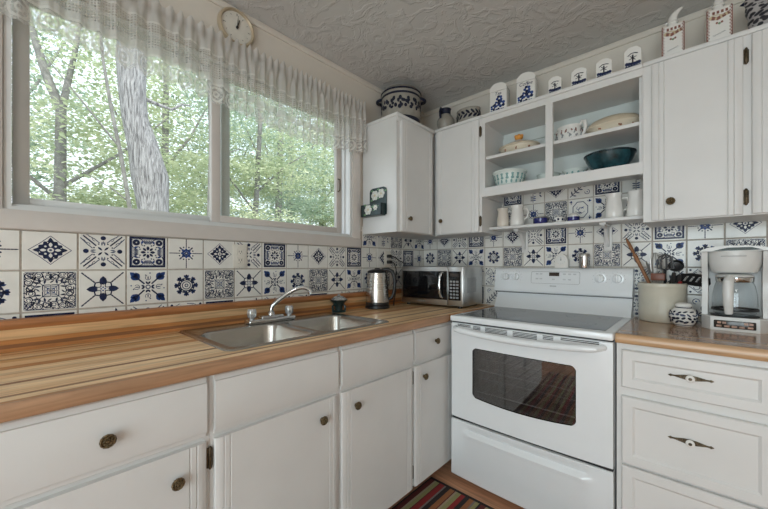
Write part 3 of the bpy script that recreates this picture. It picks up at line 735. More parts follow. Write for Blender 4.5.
# ------------------------------------------------------------------ left worktop, with sink cut-out
CT = .910
def wt_box(mb, lo, hi): mb.box(lo, hi)
SY0, SY1, SX0, SX1 = -1.815, -1.057, .072, .532
ct = thing('worktop', (0, -1.3, .873), 'striped butcher-block counter under the window', 'worktop')
mb = MB(); zz0 = .874
wt_box(mb, (.004, -2.58, zz0), (.632, SY0, CT)); wt_box(mb, (.004, SY1, zz0), (.632, -.004, CT)); wt_box(mb, (.004, SY0, zz0), (SX0, SY1, CT)); wt_box(mb, (SX1, SY0, zz0), (.632, SY1, CT))
o = mb.build('board', M['butcher'], ct, smooth=0); o.location = (-ct.location.x, -ct.location.y, -ct.location.z)
mb = MB(); np_ = [(0, 0), (.009, 0), (.012, .004), (.0125, .018), (.012, .03), (.008, .036), (0, .036)]
mb.prism(np_, lambda u, v, t: (.632 + u, t, .874 + v), -2.58, -.645)
W(ct, mb, 'front_edge', M['nosing'])
mb = MB(); sp_ = [(.0075, 0), (.04, 0), (.04, .075), (.044, .08), (.045, .092), (.040, .101), (.030, .104), (.0075, .104)]
mb.prism(sp_, lambda u, v, t: (u, t, v), -2.58, -.009)
o = struct(mb.build('trim_3', M['cherry'])); o.location = (0, 0, CT + .0003)

# ------------------------------------------------------------------ sink and faucet
sk = thing('kitchen_sink', (.29, -1.43, .91), 'double-bowl stainless steel sink set into the butcher-block counter', 'sink')
def rrect(x0, x1, y0, y1, r, z, n=6):
    out = []
    for cx, cy, a in ((x1 - r, y1 - r, 0), (x0 + r, y1 - r, 90), (x0 + r, y0 + r, 180), (x1 - r, y0 + r, 270)):
        for k in range(n + 1):
            q = radians(a + 90 * k / n); out.append((cx + r * cos(q), cy + r * sin(q), z))
    return out
b = bmesh.new()
def loop(pts): return [b.verts.new(p) for p in pts]
def bridge(A, B):
    for k in range(len(A)):
        k2 = (k + 1) % len(A); b.faces.new([A[k], A[k2], B[k2], B[k]])
zr = CT + .0035
o1 = loop(rrect(.052, .555, -1.838, -1.035, .03, CT + .0004)); o2 = loop(rrect(.055, .552, -1.835, -1.038, .029, zr + .001)); o3 = loop(rrect(.066, .541, -1.824, -1.049, .024, zr + .001)); o4 = loop(rrect(.072, .535, -1.818, -1.055, .022, zr - .0018))
bridge(o1, o2); bridge(o2, o3); bridge(o3, o4)
def bowl(y0, y1):
    x0, x1 = .165, .522
    L0 = loop(rrect(x0, x1, y0, y1, .055, zr - .0018)); prev = L0
    for i, (ins, dz) in enumerate(((.004, -.004), (.007, -.012), (.012, -.13), (.022, -.155), (.045, -.166))):
        c = loop(rrect(x0 + ins, x1 - ins, y0 + ins, y1 - ins, max(.055 - ins * .3, .03), zr + dz)); bridge(prev, c); prev = c
    cx, cy = (x0 + x1) / 2, (y0 + y1) / 2
    n = len(prev)
    c2 = loop([(cx + .042 * cos(atan2(v.co.y - cy, v.co.x - cx)), cy + .042 * sin(atan2(v.co.y - cy, v.co.x - cx)), zr - .170) for v in prev]); bridge(prev, c2)
    c3 = loop([(cx + (v.co.x - cx) * .7, cy + (v.co.y - cy) * .7, zr - .178) for v in c2]); bridge(c2, c3); b.faces.new(c3)
    return L0
B1 = bowl(-1.803, -1.455); B2 = bowl(-1.418, -1.070)
# deck between the inner rim and the two bowls (triangulated fill)
edges = []
for lp in (o4, B1, B2):
    for k in range(len(lp)):
        e = b.edges.get((lp[k], lp[(k + 1) % len(lp)])); edges.append(e)
bmesh.ops.triangle_fill(b, use_beauty=True, use_dissolve=False, edges=edges)
mb = MB(); mb.bm(b); W(sk, mb, 'basin', M['sink'])
for cy in (-1.629, -1.244):
    mb = MB(); mb.lathe([(.028, -.1745), (.024, -.1715), (.008, -.1715), (0, -.1685)], 24, (.3435, cy, zr)); W(sk, mb, 'drain_strainer', M['chrome'])
fc = thing('faucet', (.115, -1.44, zr + .0005), 'chrome two-handle faucet with arched spout behind the sink', 'faucet')
zf = zr - .001
mb = MB(); mb.box((.088, -1.565, zf), (.148, -1.315, zf + .022), 0, .009, 3)
mb.box((.094, -1.50, zf + .018), (.142, -1.38, zf + .034), 0, .008, 3); W(fc, mb, 'base_plate', M['chrome'])
mb = MB(); pts = [(.118, -1.44, zf + .03), (.118, -1.44, zf + .060), (.121, -1.435, zf + .078)]
for k in range(1, 13):
    t = k / 12; pts.append((.121 + .085 * t, -1.435 + .150 * t, zf + .078 + .098 * (1 - (1 - t) ** 1.7) - .018 * t ** 6))
pts += [(.211, -1.276, zf + .148), (.2125, -1.273, zf + .134)]
mb.tube(pts, [.0105] * (len(pts) - 2) + [.0115, .0115], 12); mb.lathe([(.017, .03), (.017, .045), (.0125, .052)], 20, (.118, -1.44, zf)); W(fc, mb, 'spout', M['chrome'])
for y in (-1.54, -1.34):
    mb = MB(); mb.lathe([(.012, .02), (.012, .03), (.018, .032), (.0215, .045), (.0205, .066), (.016, .072), (0, .073)], 32, (.118, y, zf), 0, mod=lambda a, r, h: 1 + (.05 * cos(8 * a) if h > .031 else 0)); W(fc, mb, 'handle', M['acrylic'])

# ------------------------------------------------------------------ small oil burner behind the sink
ob = thing('oil_burner', (.090, -.985, CT), 'small black footed burner with silver cover beside the sink', 'burner')
mb = MB(); mb.lathe([(0, .002), (.03, .002), (.031, .008), (.02, .014), (.019, .03), (.026, .045), (.034, .058), (.043, .066), (.044, .07), (.038, .068), (.03, .056), (0, .05)], 32)
mb.build('bowl', M['metaldark'], ob)
for k in range(3):
    a = k * 2.094 + .4; mb = MB(); c, s = cos(a), sin(a)
    mb.tube([(.024 * c, .024 * s, .045), (.036 * c, .036 * s, .035), (.034 * c, .034 * s, .016), (.03 * c, .03 * s, .004)], [.005, .006, .006, .007], 8); mb.build('foot', M['metaldark'], ob)
mb = MB(); mb.lathe([(.042, .0705), (.037, .078), (.022, .087), (.008, .092), (.006, .097), (.008, .1), (0, .102)], 28); mb.build('cover', M['chrome'], ob)

ob.scale = (1.2, 1.2, 1.08)
# ------------------------------------------------------------------ wall outlets
def outlet(y, z, label, x=.0078):
    r = thing('wall_outlet', (x, y, z), label, 'outlet')
    mb = MB(); mb.box((0, -.035, -.057), (.005, .035, .057), 0, .003, 2); mb.build('cover_plate', M['outlet'], r)
    for dz in (-.021, .021):
        mb = MB(); mb.box((.0042, -.016, dz - .015), (.0064, .016, dz + .015), 0, .0035, 2)
        for dy in (-.006, .006): mb.box((.006, dy - .0011, dz - .003), (.0067, dy + .0011, dz + .006), 1)
        mb.tube([(.006, 0, dz - .008), (.0067, 0, dz - .008)], .0022, 8, 1); mb.build('socket', [M['outlet'], M['dark']], r)
    return r
outlet(-1.5475, 1.236, 'cream wall outlet among the tiles above the sink')
outlet(-.462, 1.236, 'cream wall outlet with black plugs above the kettle')

# ------------------------------------------------------------------ electric kettle
kt = thing('electric_kettle', (.118, -.680, CT), 'brushed steel electric kettle with black handle beside the microwave', 'kettle', rz=radians(44))
mb = MB(); mb.lathe([(0, .001), (.080, .001), (.081, .006), (.079, .018), (.074, .022), (0, .022)], 40); mb.build('power_base', M['black'], kt)
mb = MB(); mb.lathe([(.0745, .024), (.0765, .026), (.0765, .040), (.0755, .042)], 40); mb.build('lower_band', M['black'], kt)
def spm(a, r, h):
    t = max(0, (h - .15) / .10)
    return 1 + t * .10 * max(0, cos(a - pi)) ** 6
mb = MB(); mb.lathe([(.0755, .042), (.0755, .06), (.073, .11), (.068, .17), (.0615, .220), (.060, .232)], 48, mod=spm)
mb.tube([(-.0765 * cos(.35), .0, .075), (-.077 * cos(.35), .012, .075)], .001, 6)
mb.build('jug', M['kettle'], kt)
mb = MB(); mb.lathe([(.061, .231), (.062, .237), (.054, .247), (.030, .255), (0, .258)], 40, mod=spm); mb.ellipsoid((.0, 0, .257), (.02, .014, .007)); mb.build('lid', M['black'], kt)
mb = MB(); mb.tube([(.03, 0, .252), (.07, 0, .255), (.098, 0, .240), (.112, 0, .205), (.114, 0, .15), (.108, 0, .10), (.095, 0, .068), (.07, 0, .055)], [.013, .016, .017, .0155, .014, .0135, .013, .012], 12, 0, True, .8)
mb.build('handle', M['black'], kt)
mb = MB(); mb.box((-.079, -.0005, .0), (-.079, .0005, .0)); 
# small maker's mark on the jug front, low
mk = MB()
for k in range(14):
    a = radians(205 + k * 2.4); r0 = .0759
    mk.tube([(r0 * cos(a), r0 * sin(a), .056 + .0012 * sin(k * 2.3)), (r0 * cos(a + .03), r0 * sin(a + .03), .056 + .0012 * sin(k * 2.3 + 1))], .0009, 5)
mk.build('maker_mark', M['greyplastic'], kt)
# cords and plugs
pc = thing('power_plug', (.0145, -.462, 1.257), 'black plug in the upper socket by the kettle with its cord', 'plug')
mb = MB(); mb.box((0, -.014, -.012), (.03, .014, .012), 0, .004, 2); mb.build('plug_head', M['black'], pc)
mb = MB(); mb.tube([(.03, 0, 0), (.05, .005, -.004), (.058, .03, -.015), (.05, .075, -.035), (.035, .12, -.04), (.025, .17, -.06)], .0045, 8); mb.build('cord', M['black'], pc)
pc2 = thing('power_plug', (.0145, -.462, 1.215), 'black plug in the lower socket with cord dropping behind the kettle', 'plug')
mb = MB(); mb.box((0, -.014, -.012), (.034, .014, .012), 0, .004, 2); mb.build('plug_head', M['black'], pc2)
mb = MB(); mb.tube([(.034, 0, 0), (.055, .008, -.01), (.062, .02, -.05), (.055, .025, -.12), (.06, .02, -.20), (.065, .0, -.255), (.075, -.02, -.286), (.11, -.06, -.299)], .0042, 8); mb.build('cord', M['black'], pc2)

# ------------------------------------------------------------------ microwave (local: front at y=0 facing -y, x to the right)
mw = thing('microwave_oven', (.084, -.394, CT), 'stainless countertop microwave with black glass door in the corner', 'microwave', rz=radians(4))
mwW, mwH, mwD = .488, .274, .312; z0 = .012
mb = MB(); mb.box((0, .014, z0), (mwW, mwD, mwH), 0, .006, 2)
for k in range(12): mb.box((mwW - .0005, .06 + k * .012, .10), (mwW + .0008, .065 + k * .012, .20), 1)
mb.build('body', [M['micro'], M['greyplastic']], mw)
for x in (.04, mwW - .04):
    for y in (.04, mwD - .04):
        mb = MB(); mb.lathe([(.014, 0.0005), (.013, .013)], 14, (x, y, 0)); mb.build('foot', M['black'], mw)
mb = MB(); pw = .375
mb.box((.002, 0, z0 + .004), (pw, .016, mwH - .002), 0, .005, 2); dr = mb.build('door', M['micro'], mw)
mb = MB(); mb.box((.018, -.0025, z0 + .040), (pw - .002, .004, mwH - .032), 0, .002, 2); mb.build('door_glass', M['microglass'], mw).parent = dr
mb = MB(); mb.tube([(.340, -.002, .232), (.337, -.022, .225), (.333, -.032, .20), (.331, -.034, .15), (.333, -.032, .10), (.337, -.022, .075), (.340, -.002, .068)], .0095, 10, 0, True, .8); hd = mb.build('handle', M['chrome'], dr)
mk = MB()
for k in range(11): mk.box((.145 + k * .0058, -.001, z0 + .020 + .001 * (k % 3)), (.1492 + k * .0058, .0005, z0 + .0265 + .002 * ((k * 7) % 3 == 0)), 0)
mk.build('maker_mark', M['greyplastic'], dr)
mb = MB(); mb.box((pw + .002, 0, z0 + .004), (mwW - .001, .016, mwH - .002), 0, .005, 2); cp = mb.build('control_panel', M['micro'], mw)
mb = MB(); mb.box((pw + .008, -.002, z0 + .040), (mwW - .016, .004, mwH - .032), 0, .004, 2); mb.build('keypad', M['microglass'], cp)
mb = MB(); mb.box((pw + .022, -.0035, mwH - .066), (mwW - .030, -.0015, mwH - .046)); mb.build('display', M['display'], cp)
mb = MB()
for r_ in range(6):
    for c_ in range(3):
        mb.box((pw + .019 + c_ * .0225, -.0032, z0 + .052 + r_ * .021), (pw + .036 + c_ * .0225, -.0015, z0 + .064 + r_ * .021), 0, .001, 1)
mb.build('button_pad', M['greyplastic'], cp)

# ------------------------------------------------------------------ stove
SX_0, SX_1, SF = .662, 1.421, -.655      # body left, right, front of the door
st = thing('stove', (1.0415, -.34, 0), 'white freestanding electric range with smooth black cooktop and oven window', 'stove')
cxs = (SX_0 + SX_1) / 2
mb = MB(); mb.box((SX_0 + .003, -.10, .03), (SX_1 - .003, -.012, .885)); mb.box((SX_0 + .003, -.61, .03), (SX_0 + .02, -.10, .885)); mb.box((SX_1 - .02, -.61, .03), (SX_1 - .003, -.10, .885))
mb.box((SX_0 + .003, -.61, .03), (SX_1 - .003, -.10, .05)); mb.box((SX_0 + .02, -.61, .345), (SX_1 - .02, -.10, .36)); mb.box((SX_0 + .02, -.61, .80), (SX_1 - .02, -.10, .885)); W(st, mb, 'body', M['stovewhite'])
mb = MB(); mb.box((SX_0 + .022, -.112, .362), (SX_1 - .022, -.101, .798)); mb.box((SX_0 + .021, -.60, .362), (SX_0 + .03, -.11, .798)); mb.box((SX_1 - .03, -.60, .362), (SX_1 - .021, -.11, .798)); mb.box((SX_0 + .03, -.60, .3605), (SX_1 - .03, -.112, .366)); mb.box((SX_0 + .03, -.60, .790), (SX_1 - .03, -.112, .7995)); W(st, mb, 'oven_cavity', M['ovenin'])
for z in (.50, .62):
    mb = MB()
    for k in range(15): x = SX_0 + .06 + k * (SX_1 - SX_0 - .12) / 14; mb.tube([(x, -.57, z), (x, -.12, z)], .0022, 6)
    for y in (-.57, -.35, -.12): mb.tube([(SX_0 + .031, y, z - .004), (SX_1 - .031, y, z - .004)], .004, 6)
    W(st, mb, 'oven_rack', M['rack'])
for x in (SX_0 + .05, SX_1 - .05):
    for y in (-.57, -.06):
        mb = MB(); mb.lathe([(.02, .0005), (.02, .02), (.012, .022), (.012, .032)], 14, (x, y, 0)); W(st, mb, 'foot', M['black'])
# cooktop: white rim with glass set in
mb = MB(); mb.box((SX_0, -.668, .884), (SX_1, -.052, .915), 0, .007, 3); W(st, mb, 'cooktop_rim', M['stovewhite'])
b2 = MB(); b2.v = rrect(SX_0 + .035, SX_1 - .035, -.622, -.125, .01, .9165, 4); n_ = len(b2.v); b2.v += [(x, y, .914) for x, y, z in b2.v]; b2.f = [list(range(n_))] + [[k, (k + 1) % n_, n_ + (k + 1) % n_, n_ + k] for k in range(n_)]; b2.m = [0] * len(b2.f)
gl = W(st, b2, 'cooktop_glass', M['ceranglass'])
for (x, y, r) in ((.84, -.47, .10), (1.24, -.47, .085), (.84, -.24, .075), (1.24, -.24, .10)):
    mb = MB()
    for rr_ in (r, r * .62):
        n = 48; o_ = len(mb.v)
        for k in range(n):
            a = 2 * pi * k / n; mb.v += [(x + rr_ * cos(a), y + rr_ * sin(a), .9169), (x + (rr_ - .002) * cos(a), y + (rr_ - .002) * sin(a), .9169)]
        for k in range(n): mb.f.append([o_ + 2 * k, o_ + 2 * ((k + 1) % n), o_ + 2 * ((k + 1) % n) + 1, o_ + 2 * k + 1]); mb.m.append(0)
    W(st, mb, 'burner_marking', M['greyplastic'], gl, smooth=0, fixn=False)
mb = MB(); mb.lathe([(.034, .9166), (.034, .9174), (0, .9176)], 24, (1.236, -.142, 0), 0, sy=.5); W(st, mb, 'hot_surface_badge', M['ceramic'], gl)
mb = MB(); mb.lathe([(.02, .9177), (0, .9181)], 24, (1.236, -.142, 0), 0, sy=.4); W(st, mb, 'badge_print', M['greyplastic'], gl)
# backguard: lower riser and overhanging console
mb = MB(); pr = [(-.012, .90), (-.125, .905), (-.118, .915), (-.075, .99), (-.07, 1.012), (-.012, 1.012)]
mb.prism(pr, lambda u, v, t: (t, u, v), SX_0 + .006, SX_1 - .006); W(st, mb, 'riser', M['stovewhite'])
mb = MB(); pr = [(-.012, 1.018), (-.095, 1.018), (-.109, 1.024), (-.112, 1.034), (-.101, 1.06), (-.090, 1.14), (-.083, 1.162), (-.074, 1.171), (-.06, 1.175), (-.012, 1.175)]
mb.prism(pr, lambda u, v, t: (t, u, v), SX_0 + .001, SX_1 - .001); cons = W(st, mb, 'control_console', M['stovewhite'], smooth=50)
mb = MB(); mb.box((SX_0 + .006, -.07, 1.011), (SX_1 - .006, -.014, 1.0185)); W(st, mb, 'console_gap', M['dark'])
def onface(x, z, d):     # point on the sloped console face
    t = (z - 1.06) / .08; return Vector((x, -.101 + .011 * t - d, z))
tilt = Matrix.Rotation(-.137, 4, 'X')
for x in (.738, .806, 1.272, 1.352):
    kn = MB(); c = onface(x, 1.118, 0)
    kn.lathe([(.030, 0), (.030, .003), (.022, .004), (.021, .018), (.018, .021), (0, .022)], 32, c, 0, 'y', mtx=None)
    kn.box((c.x - .0045, c.y - .034, c.z - .02), (c.x + .0045, c.y - .018, c.z + .02), 0, .003, 2)
    ko = W(st, kn, 'burner_knob', M['stovewhite'], cons)
    pm = MB()
    for k in range(9):
        a = radians(-130 + k * 32); p = onface(x + .036 * sin(a), 1.118 + .036 * cos(a), .0006); pm.box((p.x - .0012, p.y - .0004, p.z - .0012), (p.x + .0012, p.y + .0012, p.z + .0012))
    W(st, pm, 'dial_print', M['greyplastic'], cons)
mb = MB(); # clock display window and membrane keys
q = [onface(x, z, .0015) for x, z in ((1.005, 1.126), (1.062, 1.126), (1.062, 1.148), (1.005, 1.148))]; q2 = [p + Vector((0, .006, 0)) for p in q]
mb.add(q + q2, [[0, 1, 2, 3], [0, 4, 5, 1], [1, 5, 6, 2], [2, 6, 7, 3], [3, 7, 4, 0]]); W(st, mb, 'clock_display', M['display'], cons)
KEY = mat('pale_key', (.52, .54, .56), .35)
for (x, z) in ((.935, 1.138), (.958, 1.138), (.935, 1.108), (.958, 1.108), (1.09, 1.138), (1.118, 1.138), (1.145, 1.138), (1.03, 1.106), (1.09, 1.106), (1.118, 1.106)):
    p = onface(x, z, 0); mb = MB(); mb.box((p.x - .008, p.y - .0008, p.z - .004), (p.x + .008, p.y + .004, p.z + .004), 0, .0006, 1); W(st, mb, 'membrane_key', KEY, cons)
mb = MB()
fr_ = [(.905, 1.152), (.90, 1.145), (.90, 1.088), (.907, 1.08), (1.165, 1.08), (1.172, 1.088), (1.172, 1.145), (1.167, 1.152)]
for (a, c), (b_, d) in zip(fr_, fr_[1:] + fr_[:1]): mb.tube([onface(a, c, .0002), onface(b_, d, .0002)], .0009, 5)
W(st, mb, 'console_outline', M['greyplastic'], cons)
mk = MB()
for k in range(7): p = onface(1.012 + k * .0052, 1.066 - .0008 * (k % 2), .0004); mk.box((p.x, p.y - .0005, p.z - .003), (p.x + .0036, p.y + .002, p.z + .003))
W(st, mk, 'maker_mark', M['greyplastic'], cons)
# oven door: bowed slab with window hole, vents on the top band, bowed handle
def bow(x): t = (x - cxs) / (SX_1 - SX_0) * 2; return SF - .012 * (1 - t * t)
nx = 40; wx0, wx1, wz0, wz1 = .795, 1.285, .495, .755
dz0, dz1 = .358, .876
xs = sorted(set([SX_0 + .003 + (SX_1 - SX_0 - .006) * k / nx for k in range(nx + 1)] + [wx0, wx1]))
zs = [dz0, dz0 + .004, .43, wz0, .56, .62, .69, wz1, .80, .84, dz1 - .004, dz1]
mb = MB(); idx = {}
def wbot(x):   # the window's lower edge is gently curved
    t = (x - (wx0 + wx1) / 2) / ((wx1 - wx0) / 2); return wz0 - .016 * (1 - t * t)
for i, x in enumerate(xs):
    for j, z in enumerate(zs):
        y = bow(x) + (.006 if j in (0, len(zs) - 1) else 0)
        zq = wbot(x) if (z == wz0 and wx0 - 1e-6 <= x <= wx1 + 1e-6) else z
        idx[i, j] = len(mb.v); mb.v.append((x, y, zq))
        mb.v.append((x, -.617, zq))
J0, J1 = zs.index(wz0), zs.index(wz1)
for i in range(len(xs) - 1):
    inx = xs[i] >= wx0 - 1e-6 and xs[i + 1] <= wx1 + 1e-6
    for j in range(len(zs) - 1):
        if inx and J0 <= j < J1: continue
        a, b_, c, d = idx[i, j], idx[i + 1, j], idx[i + 1, j + 1], idx[i, j + 1]
        mb.f.append([a, b_, c, d]); mb.f.append([a + 1, d + 1, c + 1, b_ + 1]); mb.m += [0, 0]
    for j in (0, len(zs) - 1):
        a, b_ = idx[i, j], idx[i + 1, j]; mb.f.append([a, a + 1, b_ + 1, b_]); mb.m.append(0)
    if inx:
        for j in (J0, J1): a, b_ = idx[i, j], idx[i + 1, j]; mb.f.append([a, a + 1, b_ + 1, b_]); mb.m.append(0)
for j in range(len(zs) - 1):
    for i in (0, len(xs) - 1): a, b_ = idx[i, j], idx[i, j + 1]; mb.f.append([a, a + 1, b_ + 1, b_]); mb.m.append(0)
    if J0 <= j < J1:
        for x in (wx0, wx1): i = xs.index(x); a, b_ = idx[i, j], idx[i, j + 1]; mb.f.append([a, a + 1, b_ + 1, b_]); mb.m.append(0)
for (cx_, dx_) in ((wx0, 1), (wx1, -1)):
    for (cz_, dz_) in ((wbot(cx_), 1), (wz1, -1)):
        rr_ = .024; o_ = len(mb.v); mb.v.append((cx_, bow(cx_) + .0008, cz_))
        for k in range(9):
            a = k * pi / 16; px_, pz_ = cx_ + dx_ * rr_ * (1 - sin(a)), cz_ + dz_ * rr_ * (1 - cos(a))
            if dz_ > 0: pz_ += wbot(px_) - cz_
            mb.v.append((px_, bow(px_) + .0008, pz_))
        for k in range(8): mb.f.append([o_, o_ + 1 + k, o_ + 2 + k]); mb.m.append(0)
door = W(st, mb, 'oven_door', M['stovewhite'], smooth=30)
mb = MB(); nn = 24
for k in range(nn + 1):
    x = wx0 - .002 + (wx1 - wx0 + .004) * k / nn; x_ = min(max(x, wx0), wx1)
    mb.v += [(x, bow(x) + .003, wbot(x_) - .002), (x, bow(x) + .003, wz1 + .002), (x, bow(x) + .007, wbot(x_) - .002), (x, bow(x) + .007, wz1 + .002)]
for k in range(nn): a = 4 * k; mb.f += [[a, a + 4, a + 5, a + 1], [a + 2, a + 3, a + 7, a + 6]]; mb.m += [0, 0]
W(st, mb, 'door_window', M['ovenglass'], door, smooth=60, fixn=False)
mb = MB()       # dark printed border round the window
def ringpt(x, z, d): return (x, bow(x) - d, z)
bw_ = .004; seg = 30
for k in range(seg):
    xa = wx0 + (wx1 - wx0) * k / seg; xb = wx0 + (wx1 - wx0) * (k + 1) / seg
    for (f0, f1) in ((lambda x: wbot(x), lambda x: wbot(x) + bw_), (lambda x: wz1 - bw_, lambda x: wz1)):
        o_ = len(mb.v); mb.v += [(xa, bow(xa) + .0022, f0(xa)), (xb, bow(xb) + .0022, f0(xb)), (xb, bow(xb) + .0022, f1(xb)), (xa, bow(xa) + .0022, f1(xa))]; mb.f.append([o_, o_ + 1, o_ + 2, o_ + 3]); mb.m.append(0)
for (xa, xb) in ((wx0, wx0 + bw_), (wx1 - bw_, wx1)):
    o_ = len(mb.v); mb.v += [(xa, bow(xa) + .0022, wbot(xa)), (xb, bow(xb) + .0022, wbot(xb)), (xb, bow(xb) + .0022, wz1), (xa, bow(xa) + .0022, wz1)]; mb.f.append([o_, o_ + 1, o_ + 2, o_ + 3]); mb.m.append(0)
W(st, mb, 'window_border', M['microglass'], door, smooth=0, fixn=False)
mb = MB(); hp = []; n = 26
for k in range(n + 1):
    t = k / n; x = SX_0 + .032 + (SX_1 - SX_0 - .064) * t; e = min(1, min(t, 1 - t) / .05)
    hp.append((x, bow(x) - .004 - .045 * sin(e * pi / 2), .852 - .018 * sin(pi * t)))
mb.tube(hp, [.012 + .004 * min(1, min(k, n - k) / 2) for k in range(n + 1)], 12, 0, True, 1.0); W(st, mb, 'door_handle', M['stovewhite'], door)
mb = MB()
for (xa, xb, nl) in ((.705, .785, 2), (.80, .842, 3), (.868, .985, 4), (1.012, 1.125, 4), (1.15, 1.195, 3), (1.225, 1.37, 2)):
    for k in range(nl):
        z = .871 - k * .0068
        o_ = len(mb.v); mb.v += [(xa, bow(xa) - .0005, z - .0038), (xb, bow(xb) - .0005, z - .0038), (xb, bow(xb) - .0005, z), (xa, bow(xa) - .0005, z)]; mb.f.append([o_, o_ + 1, o_ + 2, o_ + 3]); mb.m.append(0)
W(st, mb, 'vent_slots', M['dark'], door, smooth=0, fixn=False)
mb = MB(); mb.box((SX_0 + .004, -.64, .876), (SX_1 - .004, -.60, .885)); W(st, mb, 'door_gap_shade', M['dark'])  # black strip standing in for the shadow above the oven door
mb = MB(); mb.box((SX_0 + .004, -.645, .346), (SX_1 - .004, -.60, .357)); W(st, mb, 'drawer_gap_shade', M['dark'])  # shade between oven door and drawer, put in as a dark bar
# storage drawer with a recessed pull
mb = MB(); zs2 = [.038, .045, .255, .270, .282, .293, .305, .320, .342, .346]; nx2 = 44; ii = {}
for i in range(nx2 + 1):
    x = SX_0 + .002 + (SX_1 - SX_0 - .004) * i / nx2
    for j, z in enumerate(zs2):
        y = bow(x) + (.004 if j in (0, len(zs2) - 1) else 0)
        t = (x - cxs) / .30
        if abs(t) < 1: 
            pf = min(1, (1 - abs(t)) / .06)
            y += {3: -.006, 4: -.009, 5: -.002, 6: .012, 7: .003}.get(j, 0) * pf
        ii[i, j] = len(mb.v); mb.v.append((x, y, z)); mb.v.append((x, -.615, z))
for i in range(nx2):
    for j in range(len(zs2) - 1):
        a, b_, c, d = ii[i, j], ii[i + 1, j], ii[i + 1, j + 1], ii[i, j + 1]; mb.f.append([a, b_, c, d]); mb.m.append(0)
    for j in (0, len(zs2) - 1): a, b_ = ii[i, j], ii[i + 1, j]; mb.f.append([a, a + 1, b_ + 1, b_]); mb.m.append(0)
for j in range(len(zs2) - 1):
    for i in (0, nx2): a, b_ = ii[i, j], ii[i, j + 1]; mb.f.append([a, a + 1, b_ + 1, b_]); mb.m.append(0)
W(st, mb, 'storage_drawer', M['stovewhite'], smooth=40)

# things on top of the stove console
tm = thing('kitchen_timer', (1.066, -.052, 1.1755), 'small white house-shaped timer on top of the stove console', 'timer')
mb = MB(); pts = [(-.036, 0), (.036, 0), (.036, .052), (.026, .072), (.009, .084), (-.009, .084), (-.026, .072), (-.036, .052)]
mb.prism(pts, lambda u, v, t: (u, t, v), -.018, .018); mb.build('case', M['ceramic'], tm)
mb = MB(); mb.lathe([(.026, .018), (.026, .0195), (0, .020)], 28, (0, 0, .048), 0, 'y'); mb.build('dial', M['plastic'], tm)
mb = MB()
for k in range(12): a = k * pi / 6; mb.tube([(.022 * sin(a), -.0202, .048 + .022 * cos(a)), (.0245 * sin(a), -.0202, .048 + .0245 * cos(a))], .0008, 5)
mb.tube([(0, -.0205, .048), (0, -.0205, .064)], .0015, 5); mb.lathe([(.004, .018), (.004, .022), (0, .023)], 10, (0, 0, .048), 0, 'y'); mb.build('markings', M['greyplastic'], tm)
sh = thing('shaker', (1.186, -.05, 1.1755), 'polished steel cylinder shaker on the stove console beside the white timer', 'shaker')
mb = MB(); mb.lathe([(0, 0), (.027, 0), (.028, .003), (.028, .066)], 32); mb.build('body', M['chrome'], sh)
mb = MB(); mb.lathe([(.029, .066), (.029, .078), (.026, .083), (0, .086)], 32); mb.build('cap', M['steel'], sh)

# ------------------------------------------------------------------ right base cabinet with drawers, right worktop
rc = thing('base_cabinet', (1.75, -.3, 0), 'white three-drawer base cabinet right of the stove', 'cabinet')
mb = MB(); a, bq = 1.4255, 2.25
mb.box((a, -.60, .08), (a + .016, -.02, .872)); mb.box((bq - .016, -.60, .08), (bq, -.02, .872)); mb.box((a, -.60, .08), (bq, -.02, .096)); mb.box((a, -.03, .08), (bq, -.02, .872)); mb.box((a, -.62, .08), (bq, -.60, .872)); W(rc, mb, 'body', M['cab'])
mb = MB(); mb.box((a, -.56, .0005), (bq, -.545, .08)); W(rc, mb, 'toe_kick', M['toe'])
def pull(mbm, x, y, z):
    m = MB(); w = .063
    out = [(-w, 0), (-w + .008, .005), (-w + .012, .0028), (-w + .02, .003), (-.016, .0085), (.016, .0085), (w - .02, .003), (w - .012, .0028), (w - .008, .005), (w, 0)]
    poly = out + [(u, -v) for u, v in reversed(out[1:-1])]
    m.prism(poly, lambda u, v, t: (x + u, y - t, z + v), 0, .0035)
    for sx in (-1, 1): m.ellipsoid((x + sx * .034, y - .0035, z), (.012, .002, .003), 0, 10, 6); m.ellipsoid((x + sx * .022, y - .004, z), (.004, .003, .004), 0, 8, 6)
    return m
for (za, zb, zp) in ((.700, .850, .783), (.395, .664, .549), (.10, .385, .27)):
    mb = MB(); panel_front(mb, 1.444, 1.862, za, zb, -.62); d = W(rc, mb, 'drawer', M['cab'], smooth=25)
    yb = -.62 - .012
    pl = W(rc, pull(None, 1.651, yb, zp - .003), 'handle', M['bronze'], d)
    # ceramic knob at the middle
    kb = MB(); kb.lathe([(.005, .0), (.005, .010), (.0125, .013), (.013, .018), (.009, .022), (0, .0225)], 24, (1.651, yb, zp - .003), 0, 'y'); kb.lathe([(.0055, .0222), (.005, .0245), (0, .025)], 14, (1.651, yb, zp - .003), 1, 'y')
    W(rc, kb, 'pull_button', [M['ceramic'], M['bronze']], d)
for (za, zb) in ((.70, .85), (.395, .664), (.10, .385)):
    mb = MB(); panel_front(mb, 1.885, 2.24, za, zb, -.62); W(rc, mb, 'drawer', M['cab'], smooth=25)
CTR = .914
rt = thing('worktop', (1.424, 0, .876), 'glossy butcher-block counter right of the stove', 'worktop')
mb = MB(); mb.box((0, -.632, -.001), (.84, -.0085, CTR - .876), 0); o = mb.build('board', M['butcherglossy'], rt, smooth=0)
o.data.transform(Matrix.Translation((0, .66, 0))); o.location = (0, -.66, 0)
